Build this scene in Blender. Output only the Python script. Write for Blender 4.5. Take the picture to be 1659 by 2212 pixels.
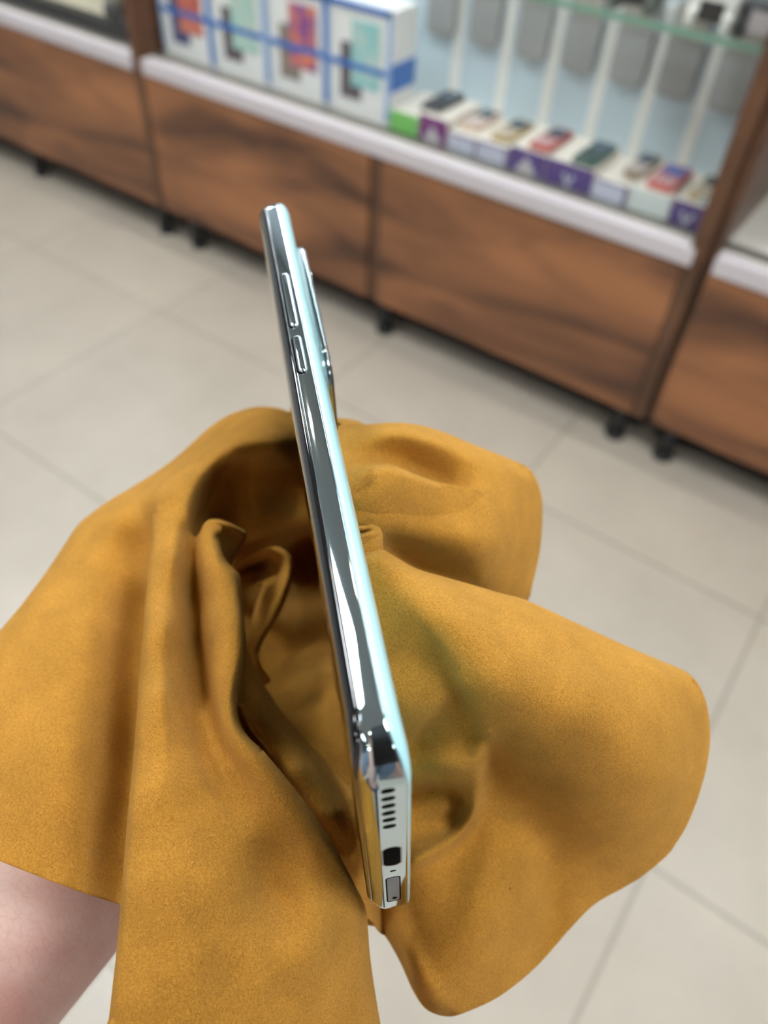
import bpy, bmesh, math, random
import numpy as np
from mathutils import Vector, Matrix
from mathutils.geometry import delaunay_2d_cdt

random.seed(7)
for _o in list(bpy.data.objects):
    bpy.data.objects.remove(_o)
S = bpy.context.scene
COL = S.collection

# ------------------------------------------------------------------ camera
IMG_W, IMG_H, F = 1659, 2212, 1660.0
CX, CY = IMG_W / 2.0, IMG_H / 2.0
H = 1.29
R = Matrix(((0.8114632644904554, -0.4549354009396839, 0.36682577793053545),
            (0.5825915898565596, 0.5803453694343816, -0.5690222241744847),
            (0.045982712087258855, 0.6754502447611669, 0.7359704865286243)))
CAMPOS = Vector((0, 0, H))
cam_d = bpy.data.cameras.new('camera')
cam = bpy.data.objects.new('camera', cam_d)
COL.objects.link(cam)
cam.matrix_world = Matrix.Translation(CAMPOS) @ R.to_4x4()
cam_d.sensor_fit = 'VERTICAL'
cam_d.sensor_height = 36.0
cam_d.lens = 36.0 * F / IMG_H
cam_d.clip_start = 0.01
cam_d.clip_end = 40
cam_d.dof.use_dof = True
cam_d.dof.focus_distance = 0.142
cam_d.dof.aperture_fstop = cam_d.lens / 2.3   # a 2.3 mm wide aperture
S.camera = cam

# ------------------------------------------------------------------ world, exposure
w = bpy.data.worlds.new('world'); S.world = w; w.use_nodes = True
w.node_tree.nodes['Background'].inputs[0].default_value = (0.9, 0.95, 1.0, 1)
w.node_tree.nodes['Background'].inputs[1].default_value = 0.6
S.view_settings.view_transform = 'Standard'
S.view_settings.look = 'None'
S.view_settings.gamma = 1
S.view_settings.use_curve_mapping = False
S.view_settings.exposure = 0.25
S.cycles.max_bounces = 8
S.cycles.diffuse_bounces = 4
S.cycles.caustics_reflective = False
S.cycles.caustics_refractive = False

# ceiling lamp layout: (x, y) of the square panels and of the round spots
PANEL_POS = [(-3.1, 0.9), (-1.4, 0.15), (0.9, 0.35), (1.9, -1.5), (-2.3, -1.9), (0.2, -4.1), (3.1, -0.4), (-1.9, -4.3), (1.9, -4.0)]
SPOT_POS = [(-3.2, 1.0), (-2.0, 1.05), (-0.8, 1.0), (0.4, 1.05), (1.6, 1.0), (-1.7, -1.1), (0.1, -1.1), (1.9, -1.0), (-0.2, -3.3), (-2.3, -3.2), (2.2, -3.2)]
PANEL_POWER, SPOT_POWER, SHELF_POWER = 27.0, 62.0, 60.0
CEIL = 2.95

# ------------------------------------------------------------------ helpers
def V(*a): return Vector(a)

def at(px, py, mm):
    """world point that lies mm millimetres in front of the lens plane on the ray of a pixel"""
    d = mm / 1000.0
    return CAMPOS + R @ Vector(((px - CX) / F * d, -(py - CY) / F * d, -d))

def srgb(r, g, b):
    def c(v):
        v /= 255.0
        return v / 12.92 if v <= 0.04045 else ((v + 0.055) / 1.055) ** 2.4
    return (c(r), c(g), c(b), 1)

def mat(name, col, rough=0.5, metal=0.0, spec=0.5, sheen=0.0, coat=0.0, noise=None, bump=None, trans=0.0, sss=0.0, emit=None):
    m = bpy.data.materials.new(name); m.use_nodes = True
    nt = m.node_tree; b = nt.nodes['Principled BSDF']
    b.inputs['Base Color'].default_value = col
    b.inputs['Roughness'].default_value = rough
    b.inputs['Metallic'].default_value = metal
    b.inputs['Specular IOR Level'].default_value = spec
    b.inputs['Sheen Weight'].default_value = sheen
    b.inputs['Coat Weight'].default_value = coat
    b.inputs['Transmission Weight'].default_value = trans
    if sss:
        b.inputs['Subsurface Weight'].default_value = sss
        b.inputs['Subsurface Scale'].default_value = 0.004
    if emit:
        b.inputs['Emission Color'].default_value = emit[0]
        b.inputs['Emission Strength'].default_value = emit[1]
    tc = nt.nodes.new('ShaderNodeTexCoord')
    if noise:   # (scale, amount) gentle variation of value
        n = nt.nodes.new('ShaderNodeTexNoise'); n.inputs['Scale'].default_value = noise[0]; n.inputs['Detail'].default_value = 4
        mr = nt.nodes.new('ShaderNodeMapRange')
        mr.inputs['From Min'].default_value = 0.3; mr.inputs['From Max'].default_value = 0.7
        mr.inputs['To Min'].default_value = 1 - noise[1]; mr.inputs['To Max'].default_value = 1 + noise[1]
        hs = nt.nodes.new('ShaderNodeHueSaturation'); hs.inputs['Color'].default_value = col
        nt.links.new(tc.outputs['Object'], n.inputs['Vector']); nt.links.new(n.outputs['Fac'], mr.inputs['Value'])
        nt.links.new(mr.outputs['Result'], hs.inputs['Value']); nt.links.new(hs.outputs['Color'], b.inputs['Base Color'])
    if bump:    # (scale, distance, strength)
        n = nt.nodes.new('ShaderNodeTexNoise'); n.inputs['Scale'].default_value = bump[0]; n.inputs['Detail'].default_value = 3
        bp = nt.nodes.new('ShaderNodeBump'); bp.inputs['Distance'].default_value = bump[1]; bp.inputs['Strength'].default_value = bump[2]
        nt.links.new(tc.outputs['Object'], n.inputs['Vector']); nt.links.new(n.outputs['Fac'], bp.inputs['Height'])
        nt.links.new(bp.outputs['Normal'], b.inputs['Normal'])
    return m

def obj(name, me, m=None, parent=None, smooth=False):
    if isinstance(me, bmesh.types.BMesh):
        d = bpy.data.meshes.new(name); me.normal_update(); me.to_mesh(d); me.free(); me = d
    o = bpy.data.objects.new(name, me); COL.objects.link(o)
    if m: me.materials.append(m)
    if smooth:
        for p in me.polygons: p.use_smooth = True
    if parent: o.parent = parent
    return o

def empty(name, loc=(0, 0, 0), rot=None):
    o = bpy.data.objects.new(name, None); COL.objects.link(o)
    o.empty_display_size = 0.02
    if rot is not None: o.matrix_world = Matrix.Translation(Vector(loc)) @ rot.to_4x4()
    else: o.location = loc
    return o

def tag(o, label=None, cat=None, group=None, kind=None):
    if label: o['label'] = label
    if cat: o['category'] = cat
    if group: o['group'] = group
    if kind: o['kind'] = kind
    return o

def box(bm, x0, x1, y0, y1, z0, z1, bev=0.0):
    r = bmesh.ops.create_cube(bm, size=1.0)
    vs = r['verts']
    for v in vs:
        v.co = Vector(((x0 + x1) / 2 + v.co.x * (x1 - x0), (y0 + y1) / 2 + v.co.y * (y1 - y0), (z0 + z1) / 2 + v.co.z * (z1 - z0)))
    if bev:
        es = list({e for v in vs for e in v.link_edges})
        bmesh.ops.bevel(bm, geom=es, offset=bev, segments=2, affect='EDGES', profile=0.5)
    return bm

def boxo(name, x0, x1, y0, y1, z0, z1, m, parent=None, bev=0.0):
    return obj(name, box(bmesh.new(), x0, x1, y0, y1, z0, z1, bev), m, parent)

def cyl(bm, c, r, h, axis='Z', seg=24, r2=None):
    rr = bmesh.ops.create_cone(bm, cap_ends=True, segments=seg, radius1=r, radius2=r if r2 is None else r2, depth=h)
    for v in rr['verts']:
        p = v.co.copy()
        if axis == 'Y': p = Vector((p.x, p.z, -p.y))
        if axis == 'X': p = Vector((p.z, p.y, -p.x))
        v.co = p + Vector(c)
    return bm

def rrect(w, h, r, n=8, ox=0, oy=0):
    """rounded rectangle outline centred on ox, oy"""
    pts = []
    r = min(r, w / 2 - 1e-6, h / 2 - 1e-6)
    for cx, cy, a0 in ((w / 2 - r, h / 2 - r, 0), (-w / 2 + r, h / 2 - r, 90), (-w / 2 + r, -h / 2 + r, 180), (w / 2 - r, -h / 2 + r, 270)):
        for k in range(n + 1):
            a = math.radians(a0 + 90.0 * k / n)
            pts.append((ox + cx + r * math.cos(a), oy + cy + r * math.sin(a)))
    return pts

def loft(rings, caps=True):
    """rings: list of lists of 3D points with equal counts"""
    bm = bmesh.new(); rv = [[bm.verts.new(p) for p in ring] for ring in rings]
    n = len(rings[0])
    for a, b in zip(rv, rv[1:]):
        for i in range(n):
            bm.faces.new((a[i], a[(i + 1) % n], b[(i + 1) % n], b[i]))
    if caps:
        bm.faces.new(list(reversed(rv[0]))); bm.faces.new(rv[-1])
    bmesh.ops.recalc_face_normals(bm, faces=bm.faces)
    return bm

def slab(w, h, t, r, ox=0, oy=0, z0=0, edge=None, n=8, k=4):
    """rounded slab with a rounded upper rim of radius edge"""
    e = edge if edge else t * 0.3
    rings = [[(x, y, z0) for x, y in rrect(w, h, r, n, ox, oy)]]
    rings.append([(x, y, z0 + t - e) for x, y in rrect(w, h, r, n, ox, oy)])
    for i in range(1, k + 1):
        a = math.pi / 2 * i / k; ins = e * (1 - math.cos(a))
        rings.append([(x, y, z0 + t - e + e * math.sin(a)) for x, y in rrect(w - 2 * ins, h - 2 * ins, max(r - ins, 0.0001), n, ox, oy)])
    return loft(rings)

def copy_tree(o, parent=None):
    c = o.copy(); COL.objects.link(c)
    if parent is not None:
        c.parent = parent; c.matrix_parent_inverse = o.matrix_parent_inverse.copy()
    for ch in list(o.children): copy_tree(ch, c)
    return c

# ------------------------------------------------------------------ materials
def wood_material(name, dark, light, sx=1.0):
    m = bpy.data.materials.new(name); m.use_nodes = True
    nt = m.node_tree; b = nt.nodes['Principled BSDF']; b.inputs['Roughness'].default_value = 0.42
    tc = nt.nodes.new('ShaderNodeTexCoord'); mp = nt.nodes.new('ShaderNodeMapping')
    mp.inputs['Scale'].default_value = (1.1 * sx, 1.1, 4.2)
    n1 = nt.nodes.new('ShaderNodeTexNoise'); n1.inputs['Scale'].default_value = 1.6; n1.inputs['Detail'].default_value = 5; n1.inputs['Distortion'].default_value = 0.6
    mp2 = nt.nodes.new('ShaderNodeMapping'); mp2.inputs['Scale'].default_value = (2, 2, 60)
    n2 = nt.nodes.new('ShaderNodeTexNoise'); n2.inputs['Scale'].default_value = 3; n2.inputs['Detail'].default_value = 4
    cr = nt.nodes.new('ShaderNodeValToRGB')
    cr.color_ramp.elements[0].position = 0.36; cr.color_ramp.elements[0].color = dark
    cr.color_ramp.elements[1].position = 0.66; cr.color_ramp.elements[1].color = light
    mx = nt.nodes.new('ShaderNodeMath'); mx.operation = 'MULTIPLY_ADD'; mx.inputs[1].default_value = 0.10
    sb = nt.nodes.new('ShaderNodeMath'); sb.operation = 'SUBTRACT'; sb.inputs[1].default_value = 0.5
    L = nt.links.new
    L(tc.outputs['Object'], mp.inputs['Vector']); L(mp.outputs['Vector'], n1.inputs['Vector'])
    L(tc.outputs['Object'], mp2.inputs['Vector']); L(mp2.outputs['Vector'], n2.inputs['Vector'])
    L(n2.outputs['Fac'], sb.inputs[0]); L(sb.outputs[0], mx.inputs[0]); L(n1.outputs['Fac'], mx.inputs[2])
    L(mx.outputs[0], cr.inputs['Fac']); L(cr.outputs['Color'], b.inputs['Base Color'])
    return m

def tile_material():
    m = bpy.data.materials.new('floor_tiles'); m.use_nodes = True
    nt = m.node_tree; b = nt.nodes['Principled BSDF']; L = nt.links.new
    b.inputs['Roughness'].default_value = 0.35
    tc = nt.nodes.new('ShaderNodeTexCoord'); mp = nt.nodes.new('ShaderNodeMapping')
    T = 0.608
    mp.inputs['Location'].default_value = (-0.150 / 0.592, -0.630 / T, 0); mp.inputs['Scale'].default_value = (1 / 0.592, 1 / T, 1)
    br = nt.nodes.new('ShaderNodeTexBrick')
    br.offset = 0; br.squash = 1; br.inputs['Scale'].default_value = 1.0
    br.inputs['Brick Width'].default_value = 1; br.inputs['Row Height'].default_value = 1
    br.inputs['Mortar Size'].default_value = 0.0075; br.inputs['Mortar Smooth'].default_value = 0.2
    br.inputs['Color1'].default_value = srgb(170, 161, 147); br.inputs['Color2'].default_value = srgb(167, 158, 145)
    br.inputs['Mortar'].default_value = srgb(146, 138, 126)
    n = nt.nodes.new('ShaderNodeTexNoise'); n.inputs['Scale'].default_value = 5.0; n.inputs['Detail'].default_value = 5; n.inputs['Roughness'].default_value = 0.6
    mr = nt.nodes.new('ShaderNodeMapRange'); mr.inputs['From Min'].default_value = 0.3; mr.inputs['From Max'].default_value = 0.7
    mr.inputs['To Min'].default_value = 0.93; mr.inputs['To Max'].default_value = 1.06
    hs = nt.nodes.new('ShaderNodeHueSaturation')
    L(tc.outputs['Object'], mp.inputs['Vector']); L(mp.outputs['Vector'], br.inputs['Vector'])
    L(tc.outputs['Object'], n.inputs['Vector']); L(n.outputs['Fac'], mr.inputs['Value'])
    L(br.outputs['Color'], hs.inputs['Color']); L(mr.outputs['Result'], hs.inputs['Value']); L(hs.outputs['Color'], b.inputs['Base Color'])
    return m

def suede_material():
    m = bpy.data.materials.new('mustard_suede'); m.use_nodes = True
    nt = m.node_tree; b = nt.nodes['Principled BSDF']; L = nt.links.new
    b.inputs['Roughness'].default_value = 0.95; b.inputs['Specular IOR Level'].default_value = 0.12
    b.inputs['Sheen Weight'].default_value = 0.35; b.inputs['Sheen Roughness'].default_value = 0.45
    b.inputs['Sheen Tint'].default_value = srgb(245, 205, 130)
    tc = nt.nodes.new('ShaderNodeTexCoord')
    fine = nt.nodes.new('ShaderNodeTexNoise'); fine.inputs['Scale'].default_value = 2700; fine.inputs['Detail'].default_value = 2.0; fine.inputs['Distortion'].default_value = 1.2
    mid = nt.nodes.new('ShaderNodeTexNoise'); mid.inputs['Scale'].default_value = 130; mid.inputs['Detail'].default_value = 4
    big = nt.nodes.new('ShaderNodeTexNoise'); big.inputs['Scale'].default_value = 28; big.inputs['Detail'].default_value = 3
    for n in (fine, mid, big): L(tc.outputs['Object'], n.inputs['Vector'])
    c1 = nt.nodes.new('ShaderNodeValToRGB')
    c1.color_ramp.elements[0].position = 0.22; c1.color_ramp.elements[0].color = CLOTH_DARK
    c1.color_ramp.elements[1].position = 0.68; c1.color_ramp.elements[1].color = CLOTH_LIGHT
    L(fine.outputs['Fac'], c1.inputs['Fac'])
    mr = nt.nodes.new('ShaderNodeMapRange'); mr.inputs['From Min'].default_value = 0.3; mr.inputs['From Max'].default_value = 0.7
    mr.inputs['To Min'].default_value = 0.90; mr.inputs['To Max'].default_value = 1.10
    mr2 = nt.nodes.new('ShaderNodeMapRange'); mr2.inputs['From Min'].default_value = 0.3; mr2.inputs['From Max'].default_value = 0.7
    mr2.inputs['To Min'].default_value = 0.93; mr2.inputs['To Max'].default_value = 1.07
    L(mid.outputs['Fac'], mr.inputs['Value']); L(big.outputs['Fac'], mr2.inputs['Value'])
    mu = nt.nodes.new('ShaderNodeMath'); mu.operation = 'MULTIPLY'; L(mr.outputs[0], mu.inputs[0]); L(mr2.outputs[0], mu.inputs[1])
    hs = nt.nodes.new('ShaderNodeHueSaturation'); L(c1.outputs['Color'], hs.inputs['Color']); L(mu.outputs[0], hs.inputs['Value'])
    # a few small dark specks of lint
    vo = nt.nodes.new('ShaderNodeTexVoronoi'); vo.inputs['Scale'].default_value = 42; L(tc.outputs['Object'], vo.inputs['Vector'])
    lt = nt.nodes.new('ShaderNodeMath'); lt.operation = 'LESS_THAN'; lt.inputs[1].default_value = 0.013; L(vo.outputs['Distance'], lt.inputs[0])
    mix = nt.nodes.new('ShaderNodeMix'); mix.data_type = 'RGBA'
    L(lt.outputs[0], mix.inputs['Factor']); L(hs.outputs['Color'], mix.inputs[6]); mix.inputs[7].default_value = srgb(110, 66, 22)
    L(mix.outputs[2], b.inputs['Base Color'])
    bp = nt.nodes.new('ShaderNodeBump'); bp.inputs['Distance'].default_value = 0.00042; bp.inputs['Strength'].default_value = 1.0
    L(fine.outputs['Fac'], bp.inputs['Height'])
    bp2 = nt.nodes.new('ShaderNodeBump'); bp2.inputs['Distance'].default_value = 0.0015; bp2.inputs['Strength'].default_value = 0.12
    L(mid.outputs['Fac'], bp2.inputs['Height']); L(bp.outputs['Normal'], bp2.inputs['Normal']); L(bp2.outputs['Normal'], b.inputs['Normal'])
    return m

def pane_material():
    m = bpy.data.materials.new('clear_glass'); m.use_nodes = True
    nt = m.node_tree; nt.nodes.remove(nt.nodes['Principled BSDF']); out = nt.nodes['Material Output']
    tr = nt.nodes.new('ShaderNodeBsdfTransparent'); tr.inputs['Color'].default_value = (0.975, 0.985, 0.983, 1)
    gl = nt.nodes.new('ShaderNodeBsdfGlossy'); gl.inputs['Roughness'].default_value = 0.02
    mx = nt.nodes.new('ShaderNodeMixShader')
    mx.inputs[0].default_value = 0.035; nt.links.new(tr.outputs[0], mx.inputs[1]); nt.links.new(gl.outputs[0], mx.inputs[2])
    nt.links.new(mx.outputs[0], out.inputs['Surface'])
    return m

CLOTH_DARK, CLOTH_LIGHT = srgb(160, 108, 34), srgb(207, 150, 62)
M = {}
M['wood'] = wood_material('oak_panel', srgb(80, 52, 37), srgb(162, 108, 70))
M['wood_edge'] = wood_material('oak_board', srgb(78, 52, 35), srgb(104, 70, 47))
M['floor'] = tile_material()
M['suede'] = suede_material()
M['glass'] = pane_material()
M['green_edge'] = mat('glass_green_edge', srgb(120, 160, 140), 0.2)
M['white_board'] = mat('white_board', srgb(200, 194, 198), 0.35)
M['black_plastic'] = mat('black_plastic', srgb(24, 24, 26), 0.5)
M['wall'] = mat('wall_paint', srgb(196, 202, 208), 0.8, noise=(3, 0.03))
M['ceiling'] = mat('ceiling_panels', srgb(182, 186, 188), 0.9, noise=(2, 0.03))
M['dark_wall'] = mat('dark_wall', srgb(66, 74, 86), 0.6, noise=(3, 0.05))
M['back_blue'] = mat('back_panel_blue', srgb(204, 222, 232), 0.5, noise=(4, 0.02))
M['shelf_base'] = mat('shelf_base', srgb(214, 208, 198), 0.25)
M['steel'] = mat('brushed_steel', srgb(150, 148, 140), 0.3, metal=0.9)
M['chrome'] = mat('chrome', (0.62, 0.75, 0.81, 1), 0.045, metal=1.0)
M['chrome_dark'] = mat('dark_chrome', (0.20, 0.22, 0.25, 1), 0.08, metal=1.0)
M['mint'] = mat('mint_glass', srgb(188, 242, 250), 0.2, coat=0.6)
M['screen'] = mat('screen_glass', srgb(10, 11, 14), 0.05, coat=1.0)
M['hole'] = mat('black_hole', srgb(4, 4, 5), 0.9, spec=0.1)
M['module_metal'] = mat('module_metal', (0.42, 0.52, 0.56, 1), 0.12, metal=1.0)
M['tray'] = mat('grey_tray', srgb(128, 136, 142), 0.35, metal=0.6)
M['lamp_white'] = mat('panel_light', (1, 1, 1, 1), emit=((0.93, 0.97, 1.0, 1), PANEL_POWER))
M['lamp_warm'] = mat('spot_light', (1, 1, 1, 1), emit=((1.0, 0.86, 0.66, 1), SPOT_POWER))
M['lamp_shelf'] = mat('shelf_light', (1, 1, 1, 1), emit=((0.9, 0.97, 1.0, 1), SHELF_POWER))
M['lamp_body'] = mat('lamp_body', srgb(190, 190, 190), 0.5)

# ------------------------------------------------------------------ room shell
def shell(name, *a):
    return tag(boxo(name, *a), kind='structure')
X0, X1, Y0, Y1 = -5.2, 4.2, -6.0, 2.12
shell('floor', X0, X1, Y0, Y1, -0.05, 0, M['floor'])
shell('ceiling', X0, X1, Y0, Y1, CEIL, CEIL + 0.05, M['ceiling'])
shell('wall_back', X0, X1, Y1, Y1 + 0.1, 0, CEIL, M['wall'])
shell('wall_front', X0, X1, Y0 - 0.1, Y0, 0, CEIL, M['dark_wall'])
shell('wall_left', X0 - 0.1, X0, Y0, Y1, 0, CEIL, M['wall'])
shell('wall_right', X1, X1 + 0.1, Y0, Y1, 0, CEIL, M['dark_wall'])

def ordinal_place(x, y, pos):
    row = sorted([q[0] for q in pos if abs(q[1] - y) < 0.9])
    k = row.index(x); n = len(row)
    side = 'leftmost' if k == 0 else 'rightmost' if k == n - 1 else ['', 'second from the left', 'third from the left', 'fourth from the left'][k]
    rr = 'in the row nearest the showcases' if y > 0.6 else 'above the person' if y > -0.9 else 'behind the person' if y > -2.6 else 'by the far wall'
    return ', ' + side + ' ' + rr
for i, (x, y) in enumerate(PANEL_POS):
    t = empty('ceiling_panel_light', (x, y, CEIL))
    tag(t, 'square white ceiling panel light' + ordinal_place(x, y, PANEL_POS), 'ceiling light', 'square ceiling panel lights')
    fr = bmesh.new()
    for q in ((-.31, .31, -.31, -.29), (-.31, .31, .29, .31), (-.31, -.29, -.29, .29), (.29, .31, -.29, .29)):
        box(fr, *q, -0.02, 0)
    obj('frame', fr, M['lamp_body'], t)
    boxo('diffuser', -.29, .29, -.29, .29, -0.012, -0.002, M['lamp_white'], t)
for i, (x, y) in enumerate(SPOT_POS):
    t = empty('ceiling_spot_light', (x, y, CEIL))
    tag(t, 'small round warm ceiling spot light' + ordinal_place(x, y, SPOT_POS), 'ceiling light', 'round ceiling spot lights')
    b_ = bmesh.new(); cyl(b_, (0, 0, -0.008), 0.075, 0.016, seg=32)
    obj('trim_ring', b_, M['lamp_body'], t, True)
    b_ = bmesh.new(); cyl(b_, (0, 0, -0.018), 0.055, 0.006, seg=32)
    obj('diffuser', b_, M['lamp_warm'], t)

# ------------------------------------------------------------------ showcases along the wall
YF, YB = 1.55, 2.05          # front face of the doors, back of the cabinets
ZB, ZS, ZT = 0.105, 0.50, 0.54   # door bottom, strip bottom, strip top
ZTOP = 2.05

def foot_bm():
    bm = bmesh.new()
    cyl(bm, (0, 0, 0.008), 0.026, 0.016, seg=20, r2=0.024)
    cyl(bm, (0, 0, 0.058), 0.020, 0.092, seg=20)
    cyl(bm, (0, 0, 0.099), 0.028, 0.012, seg=20)
    return bm

def showcase(name, x0, x1, doors, feet, label, glass_joins, back, YB=YB):
    t = empty(name, ((x0 + x1) / 2, YF, 0)); ox = (x0 + x1) / 2
    tag(t, label, 'display cabinet')
    def P(n, a, b, c, d, e, f_, m, bev=0.0, par=None):
        return boxo(n, a - ox, b - ox, c - YF, d - YF, e, f_, m, par or t, bev)
    P('bottom_board', x0, x1, YF + 0.02, YB, ZB, ZB + 0.02, M['wood_edge'])
    P('side_panel', x0, x0 + 0.018, YF + 0.0185, YB, ZB + 0.02, ZTOP, M['wood_edge'])
    P('side_panel', x1 - 0.018, x1, YF + 0.0185, YB, ZB + 0.02, ZTOP, M['wood_edge'])
    P('top_board', x0, x1, YF + 0.02, YB, ZTOP, ZTOP + 0.03, M['wood_edge'])
    for (a, b) in doors:
        d = P('door_panel', a, b, YF, YF + 0.018, ZB, ZS - 0.003, M['wood'], 0.0015)
    P('edge_strip', x0 + 0.02, x1 - 0.02, YF - 0.004, YF + 0.03, ZS, ZT, M['white_board'], 0.004)
    P('shelf_base', x0 + 0.018, x1 - 0.018, YF + 0.0305, YB - 0.01, ZT - 0.02, ZT - 0.002, M['shelf_base'])
    P('glass_track', x0 + 0.02, x1 - 0.02, YF + 0.040, YF + 0.062, ZT - 0.002, ZT + 0.006, M['steel'])
    P('back_panel', x0 + 0.018, x1 - 0.018, YB - 0.012, YB, ZB + 0.02, ZTOP, back)
    edges = [x0 + 0.02] + glass_joins + [x1 - 0.02]
    for i in range(len(edges) - 1):
        off = 0.008 * (i % 2)
        P('glass_pane', edges[i] + 0.002, edges[i + 1] - 0.002, YF + 0.046 + off, YF + 0.050 + off, ZT + 0.006, ZTOP - 0.02, M['glass'])
    P('shelf_lamp', x0 + 0.06, x1 - 0.06, YF + 0.10, YF + 0.13, ZTOP - 0.03, ZTOP - 0.01, M['lamp_shelf'])
    P('toe_kick', x0 + 0.02, x1 - 0.02, YF + 0.100, YF + 0.116, 0.001, ZB, M['black_plastic'])
    for fx in feet:
        for yy in (YF + 0.033, YB - 0.06):
            o = obj('foot', foot_bm(), M['black_plastic'], t, True); o.location = (fx - ox, yy - YF, 0)
    return t

SC = showcase('display_cabinet', -1.922, -0.276, [(-1.905, -1.110), (-1.072, -0.310)],
              [-1.805, -1.06, -0.335],
              'wide oak cabinet in the middle with blue-edged boxes and purple boxes behind glass', [-1.093], M['back_blue'], 1.874)
SA = showcase('display_cabinet', -3.30, -1.923, [(-3.29, -1.940)],
              [-3.1, -2.60, -1.955], 'oak cabinet on the far left with a black rail above its white edge', [], M['wall'])
SD = showcase('display_cabinet', -0.2745, 0.95, [(-0.257, 0.94)],
              [-0.205, 0.5], 'oak cabinet at the right edge beyond the brown upright post', [], M['wall'])
# narrow stile between the two doors of the middle cabinet and front edges of the posts
def cabinet_part(n, root, x0, x1, y0, y1, z0, z1, m):
    ox = root.location.x
    return boxo(n, x0 - ox, x1 - ox, y0 - YF, y1 - YF, z0, z1, m, root, 0.001)
cabinet_part('stile', SC, -1.108, -1.074, YF + 0.006, YF + 0.018, ZB, ZS - 0.003, M['wood_edge'])
cabinet_part('post_front', SC, -0.3085, -0.276, YF - 0.002, YF + 0.018, ZB, ZTOP, M['wood_edge'])
cabinet_part('post_front', SC, -1.922, -1.9065, YF - 0.002, YF + 0.018, ZB, ZTOP, M['wood_edge'])
cabinet_part('door_gap_board', SA, -1.9385, -1.923, YF - 0.001, YF + 0.018, ZB, ZTOP, M['wood_edge'])
# things in the middle cabinet --------------------------------------------------
pw = mat('box_white', srgb(240, 240, 238), 0.45)
pb = mat('tape_blue', srgb(40, 112, 200), 0.35)
plb = mat('tape_pale_blue', srgb(150, 184, 226), 0.4)
pics = [('coral', srgb(214, 120, 96), srgb(86, 92, 140)), ('mint', srgb(160, 205, 196), srgb(96, 86, 92)),
        ('magenta', srgb(180, 70, 150), srgb(130, 110, 100)), ('teal', srgb(150, 204, 204), srgb(92, 84, 90))]
def picture_material(name, a, b_, sc):
    m = bpy.data.materials.new(name); m.use_nodes = True; nt = m.node_tree; bs = nt.nodes['Principled BSDF']
    tc = nt.nodes.new('ShaderNodeTexCoord'); n = nt.nodes.new('ShaderNodeTexNoise'); n.inputs['Scale'].default_value = sc; n.inputs['Detail'].default_value = 1
    cr = nt.nodes.new('ShaderNodeValToRGB'); cr.color_ramp.elements[0].position = 0.38; cr.color_ramp.elements[0].color = a
    cr.color_ramp.elements[1].position = 0.66; cr.color_ramp.elements[1].color = b_
    nt.links.new(tc.outputs['Object'], n.inputs['Vector']); nt.links.new(n.outputs['Fac'], cr.inputs['Fac']); nt.links.new(cr.outputs['Color'], bs.inputs['Base Color'])
    return m
pm = [picture_material('picture_coral', srgb(222, 130, 104), srgb(196, 96, 84), 18), picture_material('picture_mint', srgb(170, 212, 204), srgb(196, 214, 200), 20),
      picture_material('picture_magenta', srgb(120, 60, 150), srgb(232, 130, 90), 26), picture_material('picture_teal', srgb(140, 204, 206), srgb(190, 214, 206), 20)]
back_ph = [mat('picture_navy', srgb(70, 78, 128), 0.5), mat('picture_brown', srgb(92, 82, 88), 0.5), mat('picture_taupe', srgb(140, 126, 118), 0.5), mat('picture_plum', srgb(96, 86, 94), 0.5)]
lbl = ['white phone box leftmost behind the glass with a coral and navy picture', 'white phone box with a pale mint picture, second from the left post',
       'white phone box with a magenta and orange screen picture', 'white phone box at the glass joint with a pale teal screen picture']
xs = [-1.885, -1.693, -1.497, -1.302, -1.112]
for i in range(4):
    a, b_ = xs[i] + 0.002, xs[i + 1] - 0.002; wd = b_ - a; cx_ = (a + b_) / 2
    ht = 0.245 if i else 0.25
    t = empty('phone_box', (cx_, 1.63, ZT))
    tag(t, lbl[i], 'box', 'white phone boxes with blue tape')
    boxo('carton', -wd / 2, wd / 2, 0, 0.10, 0, ht, pw, t, 0.002)
    # printed picture: a dark phone behind a bright one
    bm = bmesh.new(); box(bm, -wd * 0.30, wd * 0.04, -0.0015, -0.0002, 0.038, 0.16, 0.0)
    obj('printed_phone_back', bm, back_ph[i], t)
    bm = bmesh.new(); box(bm, -wd * 0.12, wd * 0.33, -0.003, -0.0016, 0.070, 0.21, 0.0)
    obj('printed_phone_front', bm, pm[i], t)
    boxo('blue_band', -wd / 2, wd / 2, -0.0045, -0.0031, 0.108, 0.121, pb, t)
    boxo('blue_edge', wd / 2 - 0.010, wd / 2 + 0.0012, -0.006, -0.0046, 0.012, ht, pb if i in (0, 2) else plb, t)
    boxo('blue_edge', -wd / 2, -wd / 2 + 0.006, -0.006, -0.0046, 0.012, ht, plb, t)
    boxo('blue_edge', -wd / 2, wd / 2, -0.006, -0.0046, ht - 0.013, ht + 0.001, pb, t)
    if i == 3:
        boxo('blue_side_band', wd / 2 + 0.0002, wd / 2 + 0.002, 0.0, 0.10, 0.075, 0.135, pb, t)

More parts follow.
